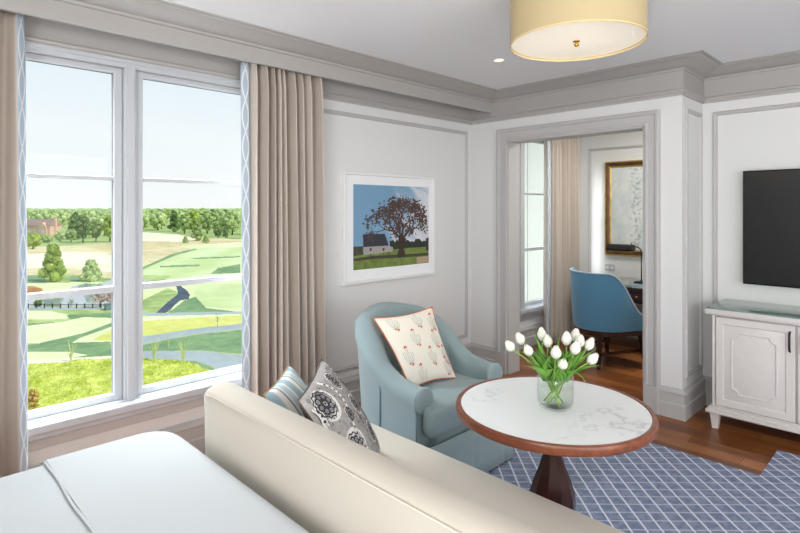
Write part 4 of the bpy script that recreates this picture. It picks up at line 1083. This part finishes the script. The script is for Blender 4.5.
me = bpy.data.meshes.new('ground'); idx = np.arange(nr_*nc_).reshape(nr_, nc_)
fs = np.stack([idx[:-1, :-1], idx[:-1, 1:], idx[1:, 1:], idx[1:, :-1]], -1).reshape(-1, 4)
me.from_pydata(np.stack([gx, gy, gz], -1).reshape(-1, 3).tolist(), [], fs.tolist())
for g in G: me.materials.append(g)
me.polygons.foreach_set('material_index', mi.reshape(-1).astype(np.int32)); me.polygons.foreach_set('use_smooth', [True]*len(me.polygons))
go = bpy.data.objects.new('ground', me); C.objects.link(go); go['kind'] = 'structure'
bmz = bmesh.new(); bmz.from_mesh(me); bmesh.ops.recalc_face_normals(bmz, faces=bmz.faces)
if sum(f.normal.z for f in list(bmz.faces)[:50]) < 0: bmesh.ops.reverse_faces(bmz, faces=bmz.faces)
bmz.to_mesh(me); bmz.free()

def gp(px, py): return at(px, py, GZ)
BARK = mat('bark', (98,84,66), .9)
def leafm(n, c1, c2):
    m = mat(n, c1, .8, spec=.1); q = NT(m); g = q.n('ShaderNodeNewGeometry')
    q.col(q.mix(q.m('ADD', q.m('MULTIPLY', g.outputs['Random Per Island'], .7), q.m('MULTIPLY', q.noise(q.tc(), .6, 3), .3)), lin(*c1), lin(*c2))); return m
LF = [leafm('spring_leaves', (112,142,52), (190,206,108)), leafm('mid_green_leaves', (122,148,86), (184,200,136)), leafm('deep_green_leaves', (82,112,66), (138,162,100)), leafm('pale_haze_leaves', (150,176,112), (206,216,156)), leafm('pink_blossom', (196,168,158), (232,214,204))]  # pale and mid greens lightened, putting distance haze into the leaf colour
def tree_meshes(h, w, shape, lm, seed, n=900, ls=.3):
    rnd = random.Random(seed); cr = MB()
    th = h*(.10 if shape != 'bare' else .2)
    blobs = []
    nb_ = 16
    for i in range(nb_):
        t = (i+.5)/nb_
        if shape == 'cone': R = w/2*(1-t)**.8*.75+.05*w; z = th+(h-th)*t*.96
        else: R = w/2*math.sqrt(max(0, 1-(2*t-1)**2))*.62+.06*w; z = th+(h-th)*(.12+.80*t)
        a = i*2.4; blobs.append((R*.75*math.cos(a), R*.75*math.sin(a), z, max(.14*w, R*.55)))
    for k in range(n):
        bx_, by_, bz_, br = blobs[rnd.randrange(nb_)]
        d = Vector((rnd.gauss(0, 1), rnd.gauss(0, 1), rnd.gauss(0, 1))).normalized()*br*rnd.uniform(.7, 1.08)
        p = Vector((bx_, by_, bz_))+d*1.0
        if p.z > h: p.z = h-rnd.uniform(0, .1*h)
        a = Vector((rnd.gauss(0, 1), rnd.gauss(0, 1), rnd.gauss(0, .6))).normalized(); b = a.orthogonal().normalized(); s_ = ls*rnd.uniform(.6, 1.4)
        c = a.cross(b)
        cr.add([p-b*s_, p+c*s_*.55, p+b*s_, p-c*s_*.55], [(0,1,2,3)])
    if shape != 'bare':
        for bx_, by_, bz_, br in blobs:
            bm = bmesh.new(); bmesh.ops.create_icosphere(bm, subdivisions=2, radius=br*.80)
            for v in bm.verts: v.co *= 1+.25*mnoise.noise(v.co*2.3/max(br, .1)+Vector((bz_, seed, 0)))
            cr.bm(bm, 0, Matrix.Translation((bx_, by_, bz_)))
    tk = MB(); tk.tube([(0, 0, -.1), (.02*w, 0, h*.3), (0, .02*w, h*.75)], .03*w, 7, rs=[.045*w, .032*w, .012*w])
    if shape == 'bare':
        for i in range(9):
            a = i*2.3; z = h*(.25+.05*i); tk.tube([(0, 0, z), (w*.28*math.cos(a), w*.28*math.sin(a), z+h*.16), (w*.42*math.cos(a), w*.42*math.sin(a), z+h*.33)], .01*w, 5, rs=[.018*w, .01*w, .004*w])
    return cr, tk
PROTO = {}
def tree(name, label, cat, px, py, hp, wp, shape='round', lf=0, n=900, group=None, ls=None, seed=1, base=None):
    b = base if base is not None else gp(px, py); t_ = F*GH/(py-209.5) if base is None else base.length
    h = hp*t_/F; w = wp*t_/F
    cr, tk = tree_meshes(h, w, shape, None, seed, n, ls or .045*w+.05)
    t = thing(name, label, cat, b, 0, group)
    cr.build('crown', LF[lf], t, fix=False); tk.build('trunk', BARK, t, smooth=60, fix=False); return t
tree('tree', 'bright green conical tree on the near bank of the pond, largest on the course', 'tree', 53, 281, 37, 26, 'cone', 0, 2600, seed=5, ls=.16)
tree('tree', 'loose pale green tree right of the large conical one by the pond', 'tree', 91, 281, 21, 22, 'cone', 3, 1500, seed=6, ls=.15)
tree('tree', 'bright green rounded tree in front of the brick house', 'tree', 33, 249, 16, 17, 'round', 0, 1200, seed=7)
tree('tree', 'dark tall tree in the clump at the far side of the tan field', 'tree', 83, 243, 29, 15, 'round', 2, 1500, seed=8, group='trees edging the tan field')
tree('tree', 'mid green tree in the clump, to the right of the dark tall one', 'tree', 96, 242, 24, 12, 'round', 1, 1300, seed=9, group='trees edging the tan field')
tree('tree', 'spring green tree beside the window mullion, edging the tan field', 'tree', 110, 242, 27, 16, 'round', 0, 1300, seed=10, group='trees edging the tan field')
tree('shrub', 'low dark green bush at the left end of the clump edging the tan field', 'shrub', 71, 242, 13, 12, 'round', 1, 700, seed=11)
tree('shrub', 'small bush beneath the gable of the brick house', 'shrub', 47, 243, 8, 12, 'round', 1, 500, seed=12)
tree('shrub', 'pale bush at the right of the brick house', 'shrub', 60, 241.5, 11, 12, 'round', 3, 600, seed=13)
tree('tree', 'tall conifer standing alone before the woods seen in the right pane', 'tree', 197, 240.5, 21, 13, 'cone', 1, 1200, seed=14)
tree('shrub', 'small round shrub left of the tall conifer', 'shrub', 185.5, 243, 6.5, 7, 'cone', 1, 400, seed=15)
tree('shrub', 'small shrub at the right foot of the tall conifer', 'shrub', 206, 243, 8, 8, 'cone', 1, 400, seed=16)
tree('tree', 'left one of the two dark trees close together near the right curtain', 'tree', 218, 238, 11, 9, 'round', 2, 700, seed=17)
tree('tree', 'right one of the two dark trees close together near the right curtain', 'tree', 225.5, 238, 11, 7, 'cone', 2, 700, seed=18)
tree('bare_tree', 'pink blossoming small tree on the near shore of the pond', 'tree', 100, 307, 18, 17, 'bare', 4, 420, seed=19, ls=.12)
tree('bare_tree', 'thin leafless sapling at the pond edge behind the path', 'tree', 71, 307, 9, 7, 'bare', 1, 60, seed=20, ls=.06)
tree('bare_tree', 'thin leafless sapling on the yellow green turf, right pane', 'tree', 217.5, 327, 14, 6, 'bare', 3, 30, seed=21, ls=.05)
tree('shrub', 'dark low shrub at the left end of the pond shore', 'shrub', 38, 305.8, 5, 8, 'round', 2, 300, seed=22, ls=.15)
tree('bare_tree', 'pink blossoming tree at the right end of the pond', 'tree', 112, 306, 15, 13, 'bare', 4, 420, seed=23, ls=.12)
# low post fence along the pond
fnc = thing('fence', 'low dark post and rail fence along the near shore of the pond', 'fence', gp(70, 308.2))
O = fnc.location.copy(); ra = MB(); a_, b_ = gp(20, 308.2)-O, gp(117, 308.2)-O
ra.tube([a_+Vector((0,0,.34)), b_+Vector((0,0,.34))], .035, 5); ra.build('rail', DARKWOOD, fnc)
for k in range(13):
    p = a_+(b_-a_)*k/12; MB().tube([p, p+Vector((0,0,.48))], .06, 6).build('post', DARKWOOD, fnc)
# woods: rows of individual trees behind the course
protos = []
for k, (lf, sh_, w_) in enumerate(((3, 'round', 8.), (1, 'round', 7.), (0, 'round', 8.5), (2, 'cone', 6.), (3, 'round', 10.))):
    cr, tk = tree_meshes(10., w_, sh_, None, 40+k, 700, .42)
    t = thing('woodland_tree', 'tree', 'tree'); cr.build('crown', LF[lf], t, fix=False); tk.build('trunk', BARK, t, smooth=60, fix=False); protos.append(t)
names = ['haze-pale green tree', 'mid green tree', 'bright spring green tree', 'dark narrow conifer', 'broad pale green tree']  # paleness of the far rows is haze put into leaf colour
rnd = random.Random(21); used = set(); 
placed = [Vector((o_.location.x, o_.location.y, 0)) for o_ in bpy.data.objects if o_.name.startswith(('tree', 'shrub', 'house')) and o_.location.length > 50]
rows = [(172, 15, .85, .95), (225, 17, .90, 1.0), (300, 22, .94, 1.04), (400, 27, .98, 1.06), (560, 28, 1.0, 1.08)]
rn = ['nearest row', 'second row', 'middle row', 'fourth row', 'farthest row']
for ri, (dist, cnt, s0, s1) in enumerate(rows):
    for c in range(cnt):
        k = -.80+(.84-.26+.04)*(c+rnd.uniform(.3, .7))/cnt; d = dist*rnd.uniform(.9, 1.14)
        px_ = 400+F*k
        if ri == 0 and 118 < px_ < 240 and rnd.random() < .25: continue
        if ri == 0 and 14 < px_ < 62: d = 215
        if ri == 0 and px_ > 130: d = dist*rnd.uniform(1.05, 1.3)
        ki = rnd.choice([0, 0, 1, 2, 4, 4, 3, 0] if ri else [0, 1, 2, 0, 4, 4, 1, 3])
        pos_ = Vector(((FW[0]+k*RT[0])*d, (FW[1]+k*RT[1])*d, 0))
        for _try in range(12):
            if all((pos_-o_).length > 8.5 for o_ in placed): break
            d *= 1.035; pos_ = Vector(((FW[0]+k*RT[0])*d, (FW[1]+k*RT[1])*d, 0))
        placed.append(pos_)
        p = protos[ki]
        if ki in used:
            t = p.copy(); C.objects.link(t)
            for ch in p.children: cc_ = ch.copy(); C.objects.link(cc_); cc_.parent = t
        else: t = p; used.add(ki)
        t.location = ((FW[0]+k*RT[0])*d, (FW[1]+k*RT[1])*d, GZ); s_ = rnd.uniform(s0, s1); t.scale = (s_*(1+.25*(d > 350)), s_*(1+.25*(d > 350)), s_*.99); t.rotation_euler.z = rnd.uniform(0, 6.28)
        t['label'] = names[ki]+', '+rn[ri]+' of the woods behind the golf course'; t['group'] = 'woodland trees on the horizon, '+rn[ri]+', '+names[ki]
for i, p in enumerate(protos):
    if i not in used: bpy.data.objects.remove(p)
# unbroken far woodland, beyond where single trees can be told apart
fw_ = MB(); rnd = random.Random(5)
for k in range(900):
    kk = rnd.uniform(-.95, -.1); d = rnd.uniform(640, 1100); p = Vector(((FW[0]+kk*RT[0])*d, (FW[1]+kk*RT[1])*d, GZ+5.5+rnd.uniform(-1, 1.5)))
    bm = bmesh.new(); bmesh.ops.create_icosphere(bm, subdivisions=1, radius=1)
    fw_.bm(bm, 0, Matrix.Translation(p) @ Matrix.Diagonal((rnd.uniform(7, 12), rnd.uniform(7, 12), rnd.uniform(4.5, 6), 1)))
tag(fw_.build('distant_woods', LF[1], fix=False), 'haze-tinted green band of far woodland meeting the sky', 'woodland', kind='stuff')
# brick house
hs = thing('house', 'pinkish brick house with a grey brown roof and chimney beyond the tan field', 'house', gp(38, 236.5), math.radians(47)); 
BRK = mat('pink_brick', (214,176,158), .85, var=.08, vscale=1.); ROOF = mat('brown_roof', (150,126,116), .85, var=.12, vscale=.8); 
MB().box(-7, 4.4, 0, 7, -.2, 4.2).build('walls', BRK, hs)
rf = MB(); rf.add([(-7.3,-.3,4.15),(4.7,-.3,4.15),(4.7,7.3,4.15),(-7.3,7.3,4.15),(-7.3,3.5,6.4),(4.0,3.5,6.4)], [(0,1,5,4),(1,2,5),(2,3,4,5),(3,0,4),(3,2,1,0)]); rf.build('roof', ROOF, hs)
ga = MB(); ga.box(.4, 3.4, -.6, .3, -.2, 3.6); ga.add([(.2,-.7,3.5),(3.6,-.7,3.5),(1.9,-.7,5.2),(.2,2.5,3.5),(3.6,2.5,3.5),(1.9,2.5,5.2)], [(0,1,2),(3,5,4),(0,2,5,3),(1,4,5,2),(0,3,4,1)]); ga.build('gable', BRK, hs)
MB().box(3.9, 4.8, 2.6, 3.6, 0, 7.2).build('chimney', BRK, hs)
for x in (-5.6, -3.4, -1.2): MB().box(x-.45, x+.45, -.06, .05, 1, 2.6).build('window', WHITE, hs)
MB().box(1.4, 2.4, -.66, -.55, 1, 2.8).build('window', WHITE, hs)
# utility box by the pond
ub = thing('utility_box', 'small grey green utility box on the near shore of the pond', 'utility box', gp(108.5, 309.6)); MB().box(-.33, .33, -.33, .33, 0, .55, .04).build('cabinet', mat('box_green', (110,132,128), .6), ub); MB().box(-.37, .37, -.37, .37, .55, .6, .02).build('lid', mat('box_lid', (96,116,114), .6), ub)
# tufts of ornamental grass on the hillock
SG = mat('grass_blade', (206,214,150), .8)
def tuft(label, px, py, hp, n, seed, group=None):
    b = gp(px, py); t_ = F*GH/(py-209.5); h = hp*t_/F; r = random.Random(seed); mb = MB()
    for k in range(n):
        a = r.uniform(0, 6.28); l = h*r.uniform(.5, 1.05); sp = l*r.uniform(.1, .45); q = [(0, 0, 0), (sp*.3*math.cos(a), sp*.3*math.sin(a), l*.5), (sp*math.cos(a), sp*math.sin(a), l)]
        mb.tube(q, .02, 4, rs=[.028, .02, .008])
    o = mb.build('ornamental_grass', SG, fix=False); o.location = b; tag(o, label, 'grass', group)
tuft('tall feathery grass tuft on the hillock, seen in the left pane', 71, 361, 20, 10, 1)
tuft('feathery grass tuft beside the grey path, left one in the right pane', 154, 361, 22, 16, 2)
tuft('feathery grass tuft near the path bend, right one in the right pane', 183, 363, 24, 14, 3)
tuft('sparse stalks at the right of the bend of the grey path', 168, 348, 16, 5, 4)
bs = tree('shrub', 'orange brown shrub at the lower left corner of the window view', 'shrub', 33, 414, 26, 12, 'round', 0, 500, seed=31, ls=.06)
RL = leafm('russet_leaves', (176,140,70), (222,196,120)); bs.children[0].data.materials[0] = RL
gb = MB(); rnd = random.Random(3)
hp_ = ZN[-1][1]; cnt = 0
while cnt < 9000:
    px_ = rnd.uniform(-60, 216); py_ = 209.5+1/rnd.uniform(1/250., 1/150.)
    if not inpoly(np.array([px_]), np.array([py_]), hp_)[0]: continue
    p = gp(px_, py_); p.z += .18*max(0, mnoise.fractal(Vector((p.x*.9, p.y*.9, 0)), .8, 2, 4)+.3); cnt += 1
    a = rnd.uniform(0, 3.14); h = rnd.uniform(.04, .13); d = Vector((math.cos(a), math.sin(a), 0))*.03; l = Vector((rnd.uniform(-.1, .1), rnd.uniform(-.1, .1), h))
    gb.add([p-d, p+d, p+l], [(0,1,2)])
tag(gb.build('grass', leafm('hillock_blades', (170,184,60), (226,228,128)), fix=False), 'coarse sunlit yellow green grass covering the hillock below the window', 'grass', kind='stuff')

# wing of the building outside the study window
wg = thing('building_wing', 'pale plastered wing of the building outside the study window', 'building', (-4.2, 9.2, GZ))
PLS = mat('pale_plaster', (192,193,182), .85); 
MB().box(-1.70, 2.0, 0, 6, 0, 14).build('wall', PLS, wg); MB().box(-1.84, 2.2, -.12, 6.2, 13.6, 14.1).build('cornice', PLS, wg); MB().box(-1.73, -1.57, -.03, .2, 0, 14).build('corner_strip', PLS, wg)
tree('tree', 'tree seen through the study window beside the pale building wing', 'tree', 0, 0, 1, 1, 'round', 1, 1500, seed=33, base=Vector((-12.9, 18.9, GZ))) if False else None
cr, tk = tree_meshes(11.2, 4.6, 'round', None, 34, 2600, .16); t = thing('tree', 'leafy tree outside the study window beside the pale building wing', 'tree', (-10.35, 14.6, GZ)); cr.build('crown', LF[1], t, fix=False); tk.build('trunk', BARK, t, smooth=60)

# ------------------------------------------------------------------ light
w = bpy.data.worlds.new('sky'); bpy.context.scene.world = w; w.use_nodes = True; nt = w.node_tree; bg = nt.nodes['Background']
tc = nt.nodes.new('ShaderNodeTexCoord'); sp = nt.nodes.new('ShaderNodeSeparateXYZ'); nt.links.new(tc.outputs['Generated'], sp.inputs[0])
cr_ = nt.nodes.new('ShaderNodeValToRGB'); nt.links.new(sp.outputs['Z'], cr_.inputs['Fac'])
e = cr_.color_ramp.elements; e[0].position = 0; e[0].color = lin(249,252,252); e[1].position = .6; e[1].color = lin(170,208,240)
k = e.new(.12); k.color = lin(243,250,253); k = e.new(.28); k.color = lin(226,240,250)
nt.links.new(cr_.outputs['Color'], bg.inputs['Color']); bg.inputs['Strength'].default_value = .84
def area(name, loc, rot, sx, sy, power, col=(1,1,1), spread=180):
    l = bpy.data.lights.new(name, 'AREA'); l.shape = 'RECTANGLE'; l.size = sx; l.size_y = sy; l.energy = power; l.color = col; l.spread = math.radians(spread)
    o = bpy.data.objects.new(name, l); C.objects.link(o); o.location = loc; o.rotation_euler = rot; return o
sun = bpy.data.lights.new('sun', 'SUN'); sun.energy = 2.9; sun.angle = math.radians(.6); sun.color = (1, .96, .88)
so = bpy.data.objects.new('sun', sun); C.objects.link(so); so.rotation_euler = Vector((-.55, -.35, -.72)).to_track_quat('-Z', 'Y').to_euler()
# unseen fill lamps added at the made-up windows behind the camera
area('fill_right_opening', (XR+.16, (WR[0]+WR[1])/2, 1.35), (0, math.radians(90), 0), 2.0, 3.4, 68, (.97, .985, 1))
area('fill_front_opening', ((WF2[0]+WF2[1])/2, YF-.16, 1.35), (math.radians(90), 0, 0), 2.5, 2.0, 150, (.97, .985, 1))
# unseen lamps added above and outside both windows to boost the sky light
area('sky_fill_outside_window', (-4.9, 1.05, 4.3), Vector((1.5, 0, -2.6)).to_track_quat('-Z', 'Y').to_euler(), 4.0, 2.2, 1500, (.9, .95, 1))
area('sky_fill_outside_study', (-4.6, 5.5, 4.3), Vector((1.5, 0, -2.6)).to_track_quat('-Z', 'Y').to_euler(), 2.0, 2.0, 150, (.9, .95, 1))
area('study_area_light', (-1.9, 5.3, ZC-.02), (0, 0, 0), .6, .6, 20, (1, .95, .88))  # unseen area light below the study ceiling, no fitting modelled
pt = bpy.data.lights.new('drum_bulb', 'POINT'); pt.energy = 1.5; pt.shadow_soft_size = .25; pt.color = (1, .88, .7); po = bpy.data.objects.new('drum_bulb', pt); C.objects.link(po); po.location = (-1.244, 2.413, 2.05)

# ------------------------------------------------------------------ camera
cam = bpy.data.cameras.new('camera'); co = bpy.data.objects.new('camera', cam); C.objects.link(co)
co.location = (0, 0, H); co.rotation_euler = (PI/2, 0, math.atan2(.7136, .7006)); cam.lens = F/800*36; cam.sensor_width = 36; cam.sensor_fit = 'HORIZONTAL'
cam.shift_y = -57/800; cam.clip_end = 4000; cam.clip_start = .05
bpy.context.scene.camera = co
vs = bpy.context.scene.view_settings; vs.view_transform = 'Standard'; vs.look = 'None'; vs.gamma = 1; vs.use_curve_mapping = False; vs.exposure = .28
bpy.context.view_layer.update()
